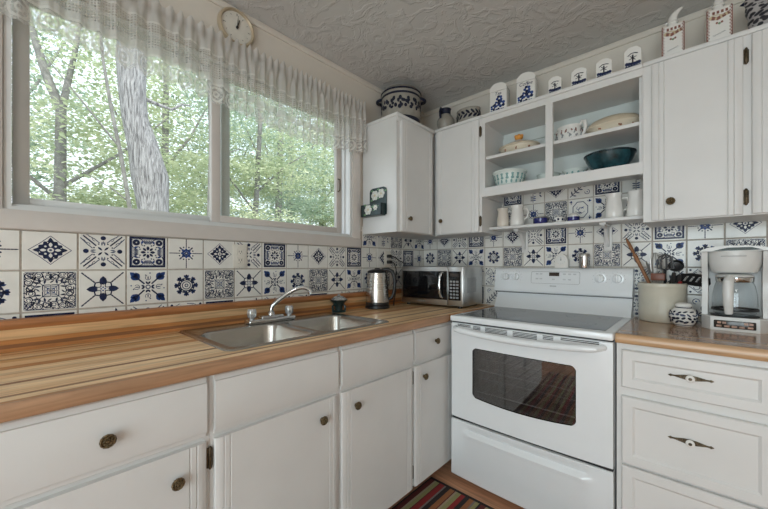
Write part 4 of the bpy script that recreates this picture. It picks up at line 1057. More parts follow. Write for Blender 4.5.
mb = MB(); mb.prism([(0, 0), (.008, .001), (.012, .006), (.013, .018), (.011, .030), (.006, .0375), (0, .039)], lambda u, v, t: (t, -.632 - u, .8752 + v), 1.424, 2.264); W(rt, mb, 'front_edge', plank_mat('light_nosing', [(0, (.52, .32, .17))], 2, 1, .3, .2, 0))

# ------------------------------------------------------------------ upper cabinets
UF = .305; UZ0, UZ1 = 1.400, 2.116; UT = 2.136
def cab_top(mb, x0, x1, y0, y1): mb.box((x0, y0, UT - .02), (x1, y1, UT), 0, .004, 2)
# corner cabinet on the window wall
c1 = thing('wall_cabinet', (.15, -.35, 1.4), 'white single-door wall cabinet between the window and the corner', 'cabinet')
mb = MB(); x0 = .0085
mb.box((x0, -.705, UZ0), (UF - .02, -.004, UT - .02)); mb.box((UF - .02, -.705, UZ0), (UF, -.310, UT - .02)); cab_top(mb, x0, UF + .012, -.712, -.004)
mb.box((UF, -.705, UT - .05), (UF + .008, -.332, UT - .02), 0, .003, 2); W(c1, mb, 'body', M['cab'])
mb = MB(); slat_front(mb, 'door', -.672, -.334, UZ0 + .004, UZ1 - .022, UF, 'x'); d = W(c1, mb, 'door', M['cab'], smooth=25)
W(c1, knob_geo((UF + .018, -.605, 1.487), 'x', .0145), 'knob', M['brass'], d)
# single cabinet on the stove wall
c2 = thing('wall_cabinet', (.49, -.15, 1.4), 'white single-door wall cabinet left of the open shelves', 'cabinet')
mb = MB(); mb.box((.3085, -UF + .02, UZ0), (.672, -.0085, UT - .02)); mb.box((.335, -UF, UZ0), (.672, -UF + .02, UT - .02)); mb.box((.323, -UF - .012, UT - .02), (.672, -.004, UT), 0, .004, 2); W(c2, mb, 'body', M['cab'])
mb = MB(); slat_front(mb, 'door', .338, .655, UZ0 + .004, UZ1 - .006, -UF, 'y'); d = W(c2, mb, 'door', M['cab'], smooth=25)
W(c2, knob_geo((.385, -UF - .018, 1.492), 'y', .0145), 'knob', M['brass'], d)
for z in (2.035, 1.47): W(c2, hinge_geo((.6635, -UF - .0005, z), 'y'), 'hinge', M['bronze'], d)
# open shelf unit
c3 = thing('open_shelf_unit', (1.08, -.15, 1.62), 'white open-front wall cabinet with dishes above the stove', 'shelves')
mb = MB(); xl, xr = .6725, 1.483
mb.box((xl, -UF + .018, 1.62), (xl + .016, -.0085, UT - .02)); mb.box((xr - .016, -UF + .018, 1.62), (xr, -.0085, UT - .02)); mb.box((xl, -UF + .018, 2.085), (xr, -.0085, UT - .02)); mb.box((xl, -UF + .018, 1.660), (xr, -.0085, 1.676))
mb.box((xl + .016, -.0165, 1.676), (xr - .016, -.0085, 2.085), 1)
mb.box((xl + .016, -.030, 2.005), (xr - .016, -.0165, 2.05), 1)
mb.box((xl, -UF, 2.083), (xr, -UF + .018, UT - .02)); mb.box((xl, -UF, 1.622), (xr, -UF + .018, 1.677)); mb.box((xl, -UF, 1.677), (.692, -UF + .018, 2.083)); mb.box((1.4805, -UF, 1.677), (xr, -UF + .018, 2.083)); mb.box((1.050, -UF, 1.677), (1.087, -UF + .018, 2.083))
mb.box((xl, -UF - .012, UT - .02), (xr, -.004, UT), 0, .004, 2)
W(c3, mb, 'body', [M['cab'], M['cabin']])
mb = MB(); mb.box((xl + .0165, -UF + .0185, 1.858), (xr - .0165, -.0170, 1.877), 0, .002, 1); W(c3, mb, 'shelf', M['cab'])
# right cabinet with two doors
c4 = thing('wall_cabinet', (1.87, -.15, 1.39), 'white wall cabinet at the right end above the coffee maker', 'cabinet')
mb = MB(); mb.box((1.4835, -UF + .02, 1.392), (2.26, -.0085, UT - .02)); mb.box((1.4835, -UF, 1.392), (2.26, -UF + .02, UT - .02)); mb.box((1.4835, -UF - .012, UT - .02), (2.26, -.004, UT), 0, .004, 2); W(c4, mb, 'body', M['cab'])
mb = MB(); slat_front(mb, 'door', 1.515, 1.806, 1.397, UZ1 - .006, -UF, 'y'); d = W(c4, mb, 'door', M['cab'], smooth=25)
W(c4, knob_geo((1.583, -UF - .018, 1.475), 'y', .0165), 'knob', M['brass'], d)
for z in (2.032, 1.466): W(c4, hinge_geo((1.8145, -UF - .0005, z), 'y'), 'hinge', M['bronze'], d)
mb = MB(); slat_front(mb, 'door', 1.83, 2.24, 1.397, UZ1 - .006, -UF, 'y'); W(c4, mb, 'door', M['cab'], smooth=25)
# narrow shelf with two scrolled brackets
sf = thing('wall_shelf', (1.08, -.1, 1.42), 'narrow white shelf on scrolled brackets above the stove', 'shelf')
mb = MB(); mb.box((.6728, -.205, 1.421), (1.4828, -.0085, 1.439), 0, .003, 2); W(sf, mb, 'board', M['cab'])
for x in (.832, 1.297):
    mb = MB(); w = .016
    mb.box((x - .02, -.018, 1.275), (x + .02, -.0078, 1.421), 0, .003, 2)
    pts = [(-.012, 1.421), (-.165, 1.421), (-.165, 1.405), (-.150, 1.395), (-.128, 1.392), (-.108, 1.398), (-.092, 1.392), (-.078, 1.372), (-.062, 1.350), (-.046, 1.338), (-.040, 1.318), (-.03, 1.302), (-.012, 1.29)]
    mb.prism(pts, lambda u, v, t: (t, u, v), x - w / 2, x + w / 2); mb.box((x - .016, -.172, 1.409), (x + .016, -.012, 1.421), 0, .002, 1)
    W(sf, mb, 'bracket', M['cab'])

# ------------------------------------------------------------------ letter holder on the side of the corner cabinet
lh = thing('letter_holder', (.137, -.7055, 1.60), 'dark green painted tin letter holder with white flowers on the cabinet side', 'letter holder')
mb = MB(); pts = [(-.075, -.085), (.075, -.085), (.075, .07), (.068, .085), (.05, .093), (-.05, .093), (-.068, .085), (-.075, .07)]
mb.prism(pts, lambda u, v, t: (u + .015, -t, v), .0003, .005); bpl = mb.build('back_plate', M['metaldark'], lh)
mb = MB(); mb.box((-.10, -.045, -.09), (.08, -.041, -.015)); mb.box((-.10, -.045, -.09), (-.096, -.0055, -.015)); mb.box((.076, -.045, -.09), (.08, -.0055, -.015)); mb.box((-.10, -.045, -.092), (.08, -.0055, -.088)); pkt = mb.build('pocket', M['metaldark'], lh)
mb = MB()
for (cx, cz, y, r) in ((-.012, .045, -.0055, .033), (.043, .052, -.0055, .031), (-.035, -.05, -.0455, .033), (.03, -.042, -.0455, .018)):
    for k in range(6):
        a = k * pi / 3; mb.ellipsoid((cx + r * .6 * cos(a), y, cz + r * .6 * sin(a)), (r * .42, .0012, r * .42), 0, 10, 6)
    mb.ellipsoid((cx, y - .0006, cz), (r * .25, .0012, r * .25), 1, 8, 6)
    for a in (.4, 2.2, 4.0): mb.ellipsoid((cx + r * 1.35 * cos(a), y, cz + r * 1.2 * sin(a)), (r * .38, .0008, r * .18), 2, 8, 6)
    mb.build('painted_flower', [M['flower'], M['gold'], M['green']], bpl if y > -.02 else pkt); mb = MB()

# ------------------------------------------------------------------ objects on top of the cabinets (top at UT)
T = UT
def decor_ring(mb, r, z, n, mi, size=.008, seed=1, flat=.0012, rz=.012, jit=.004, prof=None):
    q = random.Random(seed)
    for k in range(n):
        a = 2 * pi * k / n + q.uniform(-.1, .1); zz = z + q.uniform(-jit, jit)
        m = Matrix.Rotation(a, 4, 'Z') @ Matrix.Rotation(q.uniform(-.9, .9), 4, 'X')
        rr_ = r(zz) if callable(r) else r
        mb.ellipsoid((rr_ * cos(a), rr_ * sin(a), zz), (flat, size * q.uniform(.7, 1.1), rz * q.uniform(.6, 1.1)), mi, 8, 5, m)
ck = thing('lidded_crock', (.150, -.475, T), 'large stoneware crock with dark blue bands and wire bail on the corner cabinet', 'crock', rz=radians(39))
mb = MB(); mb.lathe([(0, .001), (.125, .001), (.135, .01), (.143, .05), (.147, .11), (.146, .165), (.143, .185), (.147, .19), (.147, .2), (.138, .204), (.128, .2), (.126, .05), (0, .03)], 48); mb.build('body', M['stone'], ck)
mb = MB()
for z, r, h in ((.035, .1415, .012), (.184, .1448, .007)): mb.lathe([(r, z - h), (r + .003, z - h * .6), (r + .003, z + h * .6), (r, z + h)], 48)
decor_ring(mb, .1472, .105, 34, 0, .014, 3, .002, .014, .010); decor_ring(mb, .1476, .138, 34, 0, .013, 5, .002, .014, .010); decor_ring(mb, .1474, .122, 46, 0, .010, 8, .002, .012, .014)
mb.build('blue_bands', M['darknavy'], ck)
mb = MB(); mb.lathe([(.146, .201), (.15, .204), (.15, .212), (.13, .232), (.07, .245), (.02, .248), (0, .249)], 48); ld = mb.build('lid', M['stone'], ck)
mb = MB(); mb.lathe([(.149, .2025), (.1525, .205), (.1525, .211), (.149, .214)], 48); mb.build('lid_band', M['darknavy'], ld)
for sx in (-1, 1):
    mb = MB(); pts = [(sx * .144, -.036, .178)]
    for k in range(9): a = pi * k / 8; pts.append((sx * (.146 + .034 * sin(a)), -.036 * cos(a), .178 - .004 * sin(a)))
    pts.append((sx * .144, .036, .178)); mb.tube(pts, .0095, 10); mb.build('handle', M['darknavy'], ck)
mb = MB(); pts = []
for k in range(15): a = pi * k / 14; pts.append((.168 * cos(a), .155 * sin(a) , .165 + .030 * sin(a)))
mb.tube(pts, .003, 8); mb.build('bail', M['bronze'], ck)

ck.scale = (.93, .93, 1.10)
jg = thing('stoneware_jug', (.357, -.228, T), 'small round grey jug with dark neck on the cabinet by the corner', 'jug', rz=radians(-95))
mb = MB(); mb.lathe([(0, .001), (.042, .001), (.053, .02), (.062, .055), (.060, .08), (.048, .103), (.034, .116), (.0325, .122), (.034, .15), (.037, .158), (.033, .158), (.028, .12), (0, .09)], 32); mb.build('body', M['stone'], jg)
mb = MB(); mb.lathe([(.0338, .120), (.0358, .15), (.0388, .159), (.036, .161), (.033, .159)], 32); mb.build('neck_band', M['darknavy'], jg)
mb = MB(); mb.tube([(.034, 0, .15), (.055, 0, .152), (.064, 0, .13), (.062, 0, .1), (.056, 0, .082)], [.006, .007, .007, .007, .006], 10, 0, True, 1.5); mb.build('handle', M['darknavy'], jg)
op = thing('oval_pot', (.523, -.205, T), 'low grey oval pot with dark blue leaf band left of the white canisters', 'pot')
mb = MB(); mb.lathe([(0, .001), (.07, .001), (.078, .02), (.082, .06), (.08, .09), (.083, .096), (.082, .104), (.076, .104), (.074, .05), (0, .02)], 40, sy=.72); mb.build('body', M['stone'], op)
mb = MB(); q = random.Random(11)
for k in range(30):
    a = 2 * pi * k / 30; m = Matrix.Rotation(a, 4, 'Z') @ Matrix.Rotation(.8 * (-1) ** k, 4, 'X'); mb.ellipsoid((.0825 * cos(a), .0595 * sin(a), .066 + .012 * (-1) ** k), (.002, .008, .019), 0, 8, 5, m)
mb.build('leaf_band', M['darknavy'], op)
mb = MB(); mb.lathe([(.084, .104), (.084, .109), (.05, .117), (0, .12)], 40, sy=.72); mb.build('lid', M['stone'], op)

def text_mesh(s, size):
    cu = bpy.data.curves.new('writing', 'FONT'); cu.body = s; cu.size = size; cu.align_x = 'CENTER'; cu.align_y = 'CENTER'; cu.extrude = .0003; cu.shear = .25
    o = bpy.data.objects.new('writing', cu); COL.objects.link(o); dg = bpy.context.evaluated_depsgraph_get()
    me = bpy.data.meshes.new_from_object(o.evaluated_get(dg)); bpy.data.objects.remove(o); bpy.data.curves.remove(cu); return me
def arch_poly(w, h, n=8, rise=.22, sh=.0):
    pts = [(-w / 2, 0), (w / 2, 0), (w / 2 * .96, h * (1 - rise))]
    for k in range(1, n): a = pi * k / n; pts.append((w / 2 * .96 * cos(a), h * (1 - rise) + h * rise * sin(a)))
    pts.append((-w / 2 * .96, h * (1 - rise))); return pts
def flower_paint(mb, w, h, y, s=1.0):
    for (cx, cz, r) in ((.08, .50, .22), (-.06, .34, .20), (.20, .33, .25), (-.27, .26, .19), (-.29, .10, .20), (.0, .13, .20), (.24, .13, .16)):
        for k in range(5): a = k * 1.257 + cx * 9; mb.ellipsoid((w * (cx + r * .55 * cos(a)), y, h * cz + w * r * .55 * sin(a)), (w * r * .36, .0008, w * r * .36), k % 2, 8, 5)
    mb.tube([(w * .1, y, h * .55), (w * .12, y, h * .68)], .0012, 5, 0)
def canister(label, x, y, w, h, dep, rz, txt):
    r = thing('canister', (x, y, T), label, 'canister', None, rz)
    lidz = h * .76
    mb = MB(); mb.box((-w / 2, -dep / 2, .0005), (w / 2, dep / 2, lidz), 0, .008, 3); mb.build('body', M['ceramic'], r)
    mb = MB(); ap = [(-w * .485, lidz)] + [(w * .485 * cos(pi - pi * k / 12), lidz + .012 + (h - lidz - .012) * sin(pi * k / 12)) for k in range(13)] + [(w * .485, lidz)]
    mb.prism(ap, lambda u, v, t: (u, t, v), -dep * .47, dep * .47); mb.build('lid', M['ceramic'], r, smooth=50)
    mb = MB(); flower_paint(mb, w, h, -dep / 2 - .0004); mb.build('painted_flowers', [M['blue'], M['navy']], r)
    me = text_mesh(txt, w * .26); me.materials.append(M['navy']); o = bpy.data.objects.new('lettering', me); COL.objects.link(o); o.parent = r; o.location = (0, -dep / 2 - .0005, h * .66); o.rotation_euler = (radians(90), 0, 0)
    return r
canister('tall white canister with blue flowers, left of the two tall ones', .742, -.20, .108, .205, .085, radians(8), 'Tea')
canister('tall white canister with blue flowers, right of the two tall ones', .913, -.20, .108, .205, .085, radians(8), 'Coffee')
def spice(x, w, h, label):
    r = thing('spice_canister', (x, -.270, T), label, 'canister', 'small arched white spice canisters on the shelf unit', radians(8)); dep = .046
    mb = MB(); pts = [(-w / 2, 0), (w / 2, 0), (w / 2, h * .80), (w * .46, h * .87), (w * .36, h * .90), (w * .28, h * .965), (w * .12, h), (-w * .12, h), (-w * .28, h * .965), (-w * .36, h * .90), (-w * .46, h * .87), (-w / 2, h * .80)]
    mb.prism(pts, lambda u, v, t: (u, t, v), -dep / 2, dep / 2); mb.build('body', M['ceramic'], r, smooth=25)
    mb = MB(); y = -dep / 2 - .0004
    mb.tube([(0, y, h * .25), (0, y, h * .62)], w * .045, 6); mb.tube([(-w * .3, y, h * .60), (-w * .1, y, h * .70), (w * .12, y, h * .70), (w * .3, y, h * .66)], w * .03, 6)
    mb.tube([(-w * .22, y, h * .42), (w * .22, y, h * .54)], w * .025, 6); mb.tube([(-w * .16, y, h * .58), (w * .16, y, h * .38)], w * .025, 6)
    for cx in (-.36, -.22, -.07, .10, .25, .38): mb.ellipsoid((w * cx, y, h * (.20 + .10 * abs(cx))), (w * .11, .0008, h * .085), 1, 8, 5); mb.ellipsoid((w * cx, y, h * .09), (w * .11, .0008, h * .06), 1, 8, 5)
    mb.build('windmill_painting', [M['darknavy'], M['navy']], r)
spice(1.092, .064, .091, 'leftmost small white spice canister on top of the shelf unit')
spice(1.209, .070, .092, 'second small white spice canister from the left on the shelf unit')
spice(1.321, .066, .094, 'third small white spice canister from the left on the shelf unit')
spice(1.439, .066, .104, 'small white spice canister nearest the checked bottles')

def checked_bottle(x, label, txt):
    r = thing('ceramic_bottle', (x, -.205, T), label, 'bottle', None, radians(4)); w, h, dep = .080, .168, .07
    mb = MB(); mb.box((-w / 2, -dep / 2, .0005), (w / 2, dep / 2, h), 0, .004, 2); mb.lathe([(.026, h - .002), (.020, h + .008), (.017, h + .022), (.022, h + .026), (.02, h + .03), (0, h + .03)], 24); mb.build('body', M['ceramic'], r)
    mb = MB()
    for sx in (-1, 1):
        for k in range(24):
            u = sx * (w / 2 - .0055 - .0018 * (-1) ** k); mb.box((u - .0018, -dep / 2 - .0006, k * h / 24 + .0008), (u + .0018, -dep / 2 + .001, (k + 1) * h / 24))
        mb.box((sx * (w / 2 - .0015) - .0012, -dep / 2 - .0006, .001), (sx * (w / 2 - .0015) + .0012, -dep / 2 + .001, h - .002))
        mb.box((sx * w / 2 - .0006, -dep / 2, 0.001), (sx * w / 2 + .0006, -dep / 2 + .006, h - .002))
    for k in range(4):
        mb.box((-w * .28 + k * w * .17, -dep / 2 - .0006, h - .024), (-w * .28 + k * w * .17 + .008, -dep / 2 + .001, h - .012))
    for k in range(11):
        t = k / 10; mb.ellipsoid((-w * .34 + w * .68 * t, -dep / 2 - .0006, h - .045 + .016 * abs(t - .4) * 1.2), (.006, .0012, .008), 0 if k % 3 else 1, 8, 5)
    for k in range(10):
        t = k / 9; mb.ellipsoid((-w * .36 + w * .72 * t, -dep / 2 - .0008, h - .032 + .004 * sin(t * 6)), (.006, .001, .0022), 1, 8, 5)
    for k in range(3): mb.ellipsoid((-.008 + k * .008, -dep / 2 - .0006, h - .064 - .004 * (k % 2)), (.004, .001, .005), 2 if k % 2 else 0, 8, 5)
    mb.build('checked_print', [M['brownred'], M['gold'], M['green']], r)
    m2 = MB()
    for k in range(16): t = k / 16; m2.tube([(-.02 + .04 * t, -dep / 2 - .0004, h * .30 + .003 * sin(k * 1.9) + .012 * t), (-.02 + .04 * (t + .06), -dep / 2 - .0004, h * .30 + .003 * sin((k + 1) * 1.9) + .012 * (t + .06))], .0008, 4)
    m2.build('script_line', M['greyplastic'], r)
    mb = MB(); mb.tube([(0, 0, h + .028), (.0, 0, h + .045), (.006, 0, h + .06), (.018, 0, h + .074), (.034, 0, h + .083)], [.018, .017, .014, .010, .005], 14); mb.build('stopper', M['ceramic'], r)
    mb = MB(); mb.tube([(-.01, 0, h + .035), (-.030, 0, h + .03), (-.038, 0, h + .024), (-.038, 0, h + .004), (-.036, 0, h - .004)], .002, 8); mb.build('wire_handle', M['steel'], r)
    return r
checked_bottle(1.585, 'white bottle with red checked border nearer the open shelves', '')
checked_bottle(1.738, 'white bottle with red checked border beside the speckled hen', '')
hn = thing('hen_figurine', (1.893, -.19, T), 'black and white speckled ceramic hen on the right cabinet', 'figurine')
b = MB()
rings = [(-.044, .03, .036), (-.043, .055, .042), (-.04, .085, .04), (-.046, .108, .026), (-.05, .120, .02)]
mb = MB(); mb.ellipsoid((.03, 0, .06), (.085, .055, .058), 0, 24, 14); mb.ellipsoid((.085, 0, .11), (.05, .03, .07), 0, 20, 12, Matrix.Rotation(.5, 4, 'Y')); mb.ellipsoid((-.025, 0, .095), (.034, .03, .05), 0, 18, 12, Matrix.Rotation(-.35, 4, 'Y')); mb.ellipsoid((-.042, 0, .137), (.023, .019, .02), 0, 16, 10); mb.lathe([(.0, .0005), (.05, .0005), (.05, .008), (.035, .02)], 24, (.025, 0, 0), 0, sx=1.2)
body = mb.build('body', M['hen'], hn)
hn.scale = (1.22, 1.1, 1.25)
rm = body.modifiers.new('blend', 'REMESH'); rm.mode = 'VOXEL'; rm.voxel_size = .005; rm.use_smooth_shade = True
mb = MB(); mb.lathe([(.007, 0), (.004, .006), (0, .012)], 10, (-.062, 0, .136), 0, mtx=Matrix.Rotation(radians(-95), 4, 'Y')); mb.build('beak', M['darknavy'], hn)
mb = MB()
for k in range(3): mb.ellipsoid((-.052 + k * .011, 0, .160 - .003 * abs(k - 1)), (.007, .004, .010), 0, 8, 6)
mb.build('comb', M['hen'], hn)

# ------------------------------------------------------------------ dishes in the open shelves
ZS, ZBm = 1.8772, 1.6764
def dish_flowers(mb, r, z, n, mi, s=.007, sy=1, seed=2, sx=1):
    q = random.Random(seed)
    for k in range(n):
        a = 2 * pi * k / n + q.uniform(-.2, .2)
        for j in range(4):
            aa = a + q.uniform(-.05, .05); mb.ellipsoid((r * sx * cos(aa), r * sy * sin(aa), z + q.uniform(-.006, .006)), (s * .5, s * .5, s * .7), mi, 8, 5)
tu = thing('covered_dish', (.840, -.140, ZS), 'cream floral covered dish with orange knob on the upper left shelf', 'dish')
mb = MB(); mb.lathe([(0, .001), (.06, .001), (.065, .008), (.09, .02), (.108, .04), (.114, .055), (.125, .058), (.124, .062), (.108, .060), (.1, .045), (0, .015)], 48, sy=.8); mb.build('bowl', M['cream'], tu)
mb = MB(); mb.lathe([(.112, .061), (.118, .064), (.105, .072), (.075, .084), (.04, .094), (.03, .102), (0, .104)], 48, sy=.8); ld = mb.build('lid', M['ceramic'], tu)
mb = MB(); mb.lathe([(.118, .0625), (.1245, .0635), (.112, .069), (.108, .0705)], 48, sy=.8); mb.build('lid_rim', M['creamdark'], ld)
mb = MB(); mb.ellipsoid((0, 0, .121), (.026, .02, .018), 0, 16, 10)
for k in range(5): a = k * 1.257; mb.ellipsoid((.018 * cos(a), .014 * sin(a), .13), (.011, .01, .01), 0, 10, 6)
mb.build('knob', M['orange'], ld)
mb = MB(); dish_flowers(mb, .107, .036, 9, 0, .008, .8); mb.build('flower_decal', M['floral'], tu)
gb = thing('mixing_bowl', (.790, -.165, ZBm), 'white mixing bowl with turquoise print on the lower left shelf', 'bowl')
bp = [(0, .001), (.062, .001), (.066, .004), (.082, .03), (.092, .07), (.097, .092), (.105, .099), (.105, .104), (.097, .104), (.088, .07), (.07, .02), (0, .012)]
mb = MB(); mb.lathe(bp, 48); mb.build('bowl', M['mint'], gb)
mb = MB()
for k in range(18):
    a = 2 * pi * k / 18
    for (z, r, sw, sh) in ((.035, .0838, .006, .012), (.055, .0888, .010, .008), (.068, .092, .006, .01), (.078, .0942, .009, .006)):
        m = Matrix.Rotation(a + .06 * (z > .05), 4, 'Z') @ Matrix.Rotation(.2, 4, 'Y'); mb.ellipsoid((r * cos(a + .06 * (z > .05)), r * sin(a + .06 * (z > .05)), z), (.0016, sw, sh), 0, 8, 5, m)
mb.build('turquoise_print', M['turq'], gb)
wd = thing('casserole_dish', (1.005, -.105, ZBm), 'white lidded casserole dish behind the centre post of the lower shelf', 'dish')
mb = MB(); mb.lathe([(0, .001), (.048, .001), (.056, .01), (.06, .055), (.062, .06), (.058, .06), (.052, .015), (0, .01)], 40); mb.tube([(-.055, 0, .052), (-.075, 0, .054), (-.078, 0, .058), (-.055, 0, .058)], .005, 8); mb.build('bowl', M['mint'], wd)
mb = MB(); mb.lathe([(.064, .0605), (.066, .065), (.03, .075), (.012, .078), (.012, .088), (0, .09)], 40); mb.build('lid', M['mint'], wd)
pbw = thing('patterned_bowl', (1.150, -.105, ZBm), 'white bowl with dark teal print beside the centre post, behind the glazed bowl', 'bowl')
mb = MB(); mb.lathe([(r_ * .62, z_ * .62) for r_, z_ in bp], 40); mb.build('bowl', M['mint'], pbw)
mb = MB()
for k in range(12):
    a = 2 * pi * k / 12
    for (z, r) in ((.024, .0525), (.042, .0572)): mb.ellipsoid((r * cos(a), r * sin(a), z), (.0025, .006, .008), 0, 8, 5, Matrix.Rotation(a, 4, 'Z'))
mb.build('teal_print', M['turq'], pbw)
tb = thing('glazed_bowl', (1.327, -.165, ZBm), 'large dark teal glazed pottery bowl on the lower right shelf', 'bowl')
mb = MB(); mb.lathe([(0, .001), (.062, .001), (.066, .004), (.085, .035), (.105, .070), (.1145, .096), (.112, .098), (.10, .07), (.075, .03), (0, .014)], 56, mod=lambda a, r, h: 1 + .006 * cos(h * 900)); mb.build('bowl', M['teal'], tb)
mb = MB(); mb.lathe([(.1135, .093), (.1175, .096), (.118, .101), (.1145, .103), (.111, .098)], 56); mb.build('rim', M['tealdark'], tb)
cr = thing('creamer', (1.128, -.140, ZS), 'small white creamer with flower sprigs on the upper right shelf', 'creamer', rz=radians(-15))
mb = MB(); mb.lathe([(0, .001), (.033, .001), (.044, .018), (.050, .04), (.046, .064), (.042, .078), (.045, .088), (.042, .088), (.038, .07), (0, .01)], 36, sx=1.15); mb.ellipsoid((-.05, 0, .078), (.016, .014, .012), 0, 12, 8); mb.build('body', M['ceramic'], cr)
mb = MB(); mb.tube([(.046, 0, .03), (.066, 0, .04), (.074, 0, .068), (.070, 0, .095), (.058, 0, .1), (.048, 0, .085)], [.006, .007, .008, .008, .007, .005], 10); mb.build('handle', M['ceramic'], cr)
mb = MB(); dish_flowers(mb, .0468, .060, 13, 0, .0055, 1, 3, 1.15); dish_flowers(mb, .0495, .038, 12, 1, .007, 1, 4, 1.15); dish_flowers(mb, .045, .020, 11, 1, .006, 1, 6, 1.15); dish_flowers(mb, .0485, .050, 11, 1, .005, 1, 8, 1.15); mb.build('flower_sprigs', [M['brownred'], M['greyplastic']], cr)
cr.scale = (1.25, 1.2, 1.2)
ov = thing('covered_dish', (1.345, -.160, ZS), 'long oval cream covered dish on the upper right shelf', 'dish')
mb = MB(); mb.lathe([(0, .001), (.075, .001), (.08, .006), (.10, .022), (.115, .042), (.128, .048), (.127, .052), (.11, .05), (0, .012)], 48, sy=.62); mb.build('bowl', M['cream'], ov)
mb = MB(); mb.lathe([(.116, .0505), (.124, .054), (.118, .066), (.10, .082), (.06, .096), (.03, .101), (.0, .103)], 48, sy=.62); mb.build('lid', M['creamdark'], ov)
mb = MB(); dish_flowers(mb, .105, .033, 9, 0, .008, .62, 9); mb.build('flower_decal', M['floral'], ov)

# ------------------------------------------------------------------ small things on the narrow shelf
ZN = 1.4392
def pitcher(x, y, s, rz, label):
    r = thing('milk_pitcher', (x, y, ZN), label, 'pitcher', 'plain pitchers on the narrow shelf', rz)
    mb = MB(); mb.lathe([(0, .001), (.040 * s, .001), (.043 * s, .006 * s), (.041 * s, .04 * s), (.036 * s, .085 * s), (.032 * s, .108 * s), (.034 * s, .122 * s), (.036 * s, .132 * s), (.033 * s, .132 * s), (.030 * s, .11 * s), (.036 * s, .03 * s), (0, .012 * s)], 36, mod=lambda a, q, h: 1 + (.16 * max(0, cos(a - pi)) ** 8 if h > .115 * s else 0)); mb.build('jug', M['ceramic'] if s > .95 else mat('off_white_glaze', (.68, .62, .54), .25), r)
    mb = MB(); mb.tube([(.034 * s, 0, .105 * s), (.055 * s, 0, .108 * s), (.063 * s, 0, .085 * s), (.058 * s, 0, .055 * s), (.040 * s, 0, .038 * s)], .005 * s, 10); mb.build('handle', M['ceramic'], r)
    return r
pitcher(.735, -.135, .93, radians(20), 'off-white pitcher at the left end of the narrow shelf')
pitcher(.830, -.140, 1.0, radians(15), 'white pitcher next to the cobalt dishes, left of them')
pitcher(1.345, -.140, 1.0, radians(10), 'white pitcher with a clear handle, right of the cobalt dishes')
pitcher(1.440, -.140, 1.0, radians(120), 'white pitcher at the right end of the narrow shelf')
def cobalt(x, r_, h, label, dome):
    r = thing('cobalt_dish', (x, -.14, ZN), label, 'dish', None)
    mb = MB(); mb.lathe([(0, .001), (r_ * .92, .001), (r_, .006), (r_, h), (r_ * .93, h), (r_ * .9, .01), (0, .008)], 32); mb.build('bowl', M['cobaltglass'], r)
    mb = MB(); mb.lathe([(r_ * .96, h + .0005), (r_ * 1.03, h + .002), (r_ * 1.0, h + .006), (r_ * .6, h + .011), (0, h + .012)] if dome else [(r_ * .94, h + .0003), (r_ * .94, h + .005), (r_ * .5, h + .02), (0, h + .024)], 32); mb.build('lid', M['steel'] if dome else M['ceramic'], r)
cobalt(.972, .040, .036, 'cobalt blue round dish with silver lid, left of the flowered one', True)
cobalt(1.150, .032, .028, 'cobalt blue round dish with white top, right of the flowered one', False)
fd = thing('flowered_trinket_box', (1.075, -.14, ZN), 'tiny blue and white flowered box between two cobalt dishes', 'box')
mb = MB(); mb.lathe([(0, .001), (.024, .001), (.029, .01), (.029, .022), (.024, .034), (.012, .040), (0, .041)], 28); mb.build('body', M['ceramic'], fd)
mb = MB(); decor_ring(mb, .0292, .016, 9, 0, .006, 2, .0012, .007, .004); decor_ring(mb, .022, .035, 6, 0, .006, 4, .004, .003, .001); mb.build('blue_flowers', M['navy'], fd)

# ------------------------------------------------------------------ utensil crock, ginger jar, coffee maker
CR = (1.5395, -.112, CTR)
uc = thing('utensil_crock', CR, 'plain cream glazed crock of cooking utensils right of the stove', 'crock')
mb = MB(); mb.lathe([(0, .001), (.087, .001), (.091, .006), (.093, .05), (.0935, .165), (.096, .170), (.0975, .177), (.0965, .187), (.091, .190), (.085, .186), (.083, .05), (0, .012)], 56); mb.build('body', M['crock'], uc)
def uten(name, label, base, tip, cat): 
    r = thing(name, (CR[0] + base[0], CR[1] + base[1], CTR + .016), label, cat); return r, Vector((tip[0] - base[0], tip[1] - base[1], tip[2]))
# wooden spoon handle leaning left
r, t = uten('wooden_spoon', 'reddish wooden spoon leaning left out of the utensil crock', (.02, .01), (-.146, .02, .40), 'spoon')
mb = MB(); mb.tube([(0, 0, .0), t * .5, t * .8], [.007, .008, .009], 10); mb.build('handle', M['wood'], r)
mb = MB(); mb.ellipsoid(t * .9, (.014, .008, .05), 0, 14, 8, Vector(t).to_track_quat('Z', 'Y').to_matrix().to_4x4()); mb.build('bowl', M['wood'], r)
r, t = uten('metal_turner', 'grey metal turner beside the wooden spoon in the crock', (.03, -.01), (-.065, .01, .29), 'turner')
mb = MB(); mb.tube([(0, 0, 0), t * .6], .005, 8); mb.build('handle', M['steel'], r)
mb = MB(); mb.ellipsoid(t * .8, (.024, .0025, .055), 0, 14, 8, Vector(t).to_track_quat('Z', 'Y').to_matrix().to_4x4()); mb.build('blade', M['steel'], r)
r, t = uten('wire_whisk', 'wire balloon whisk standing in the crock by the turner', (.0, .03), (-.028, .028, .335), 'whisk')
mb = MB(); mb.tube([(0, 0, 0), t * .5], .006, 8); mb.build('handle', M['steel'], r)
mb = MB(); d = t.normalized(); sx = d.cross(Vector((0, 1, 0))).normalized(); sy = d.cross(sx)
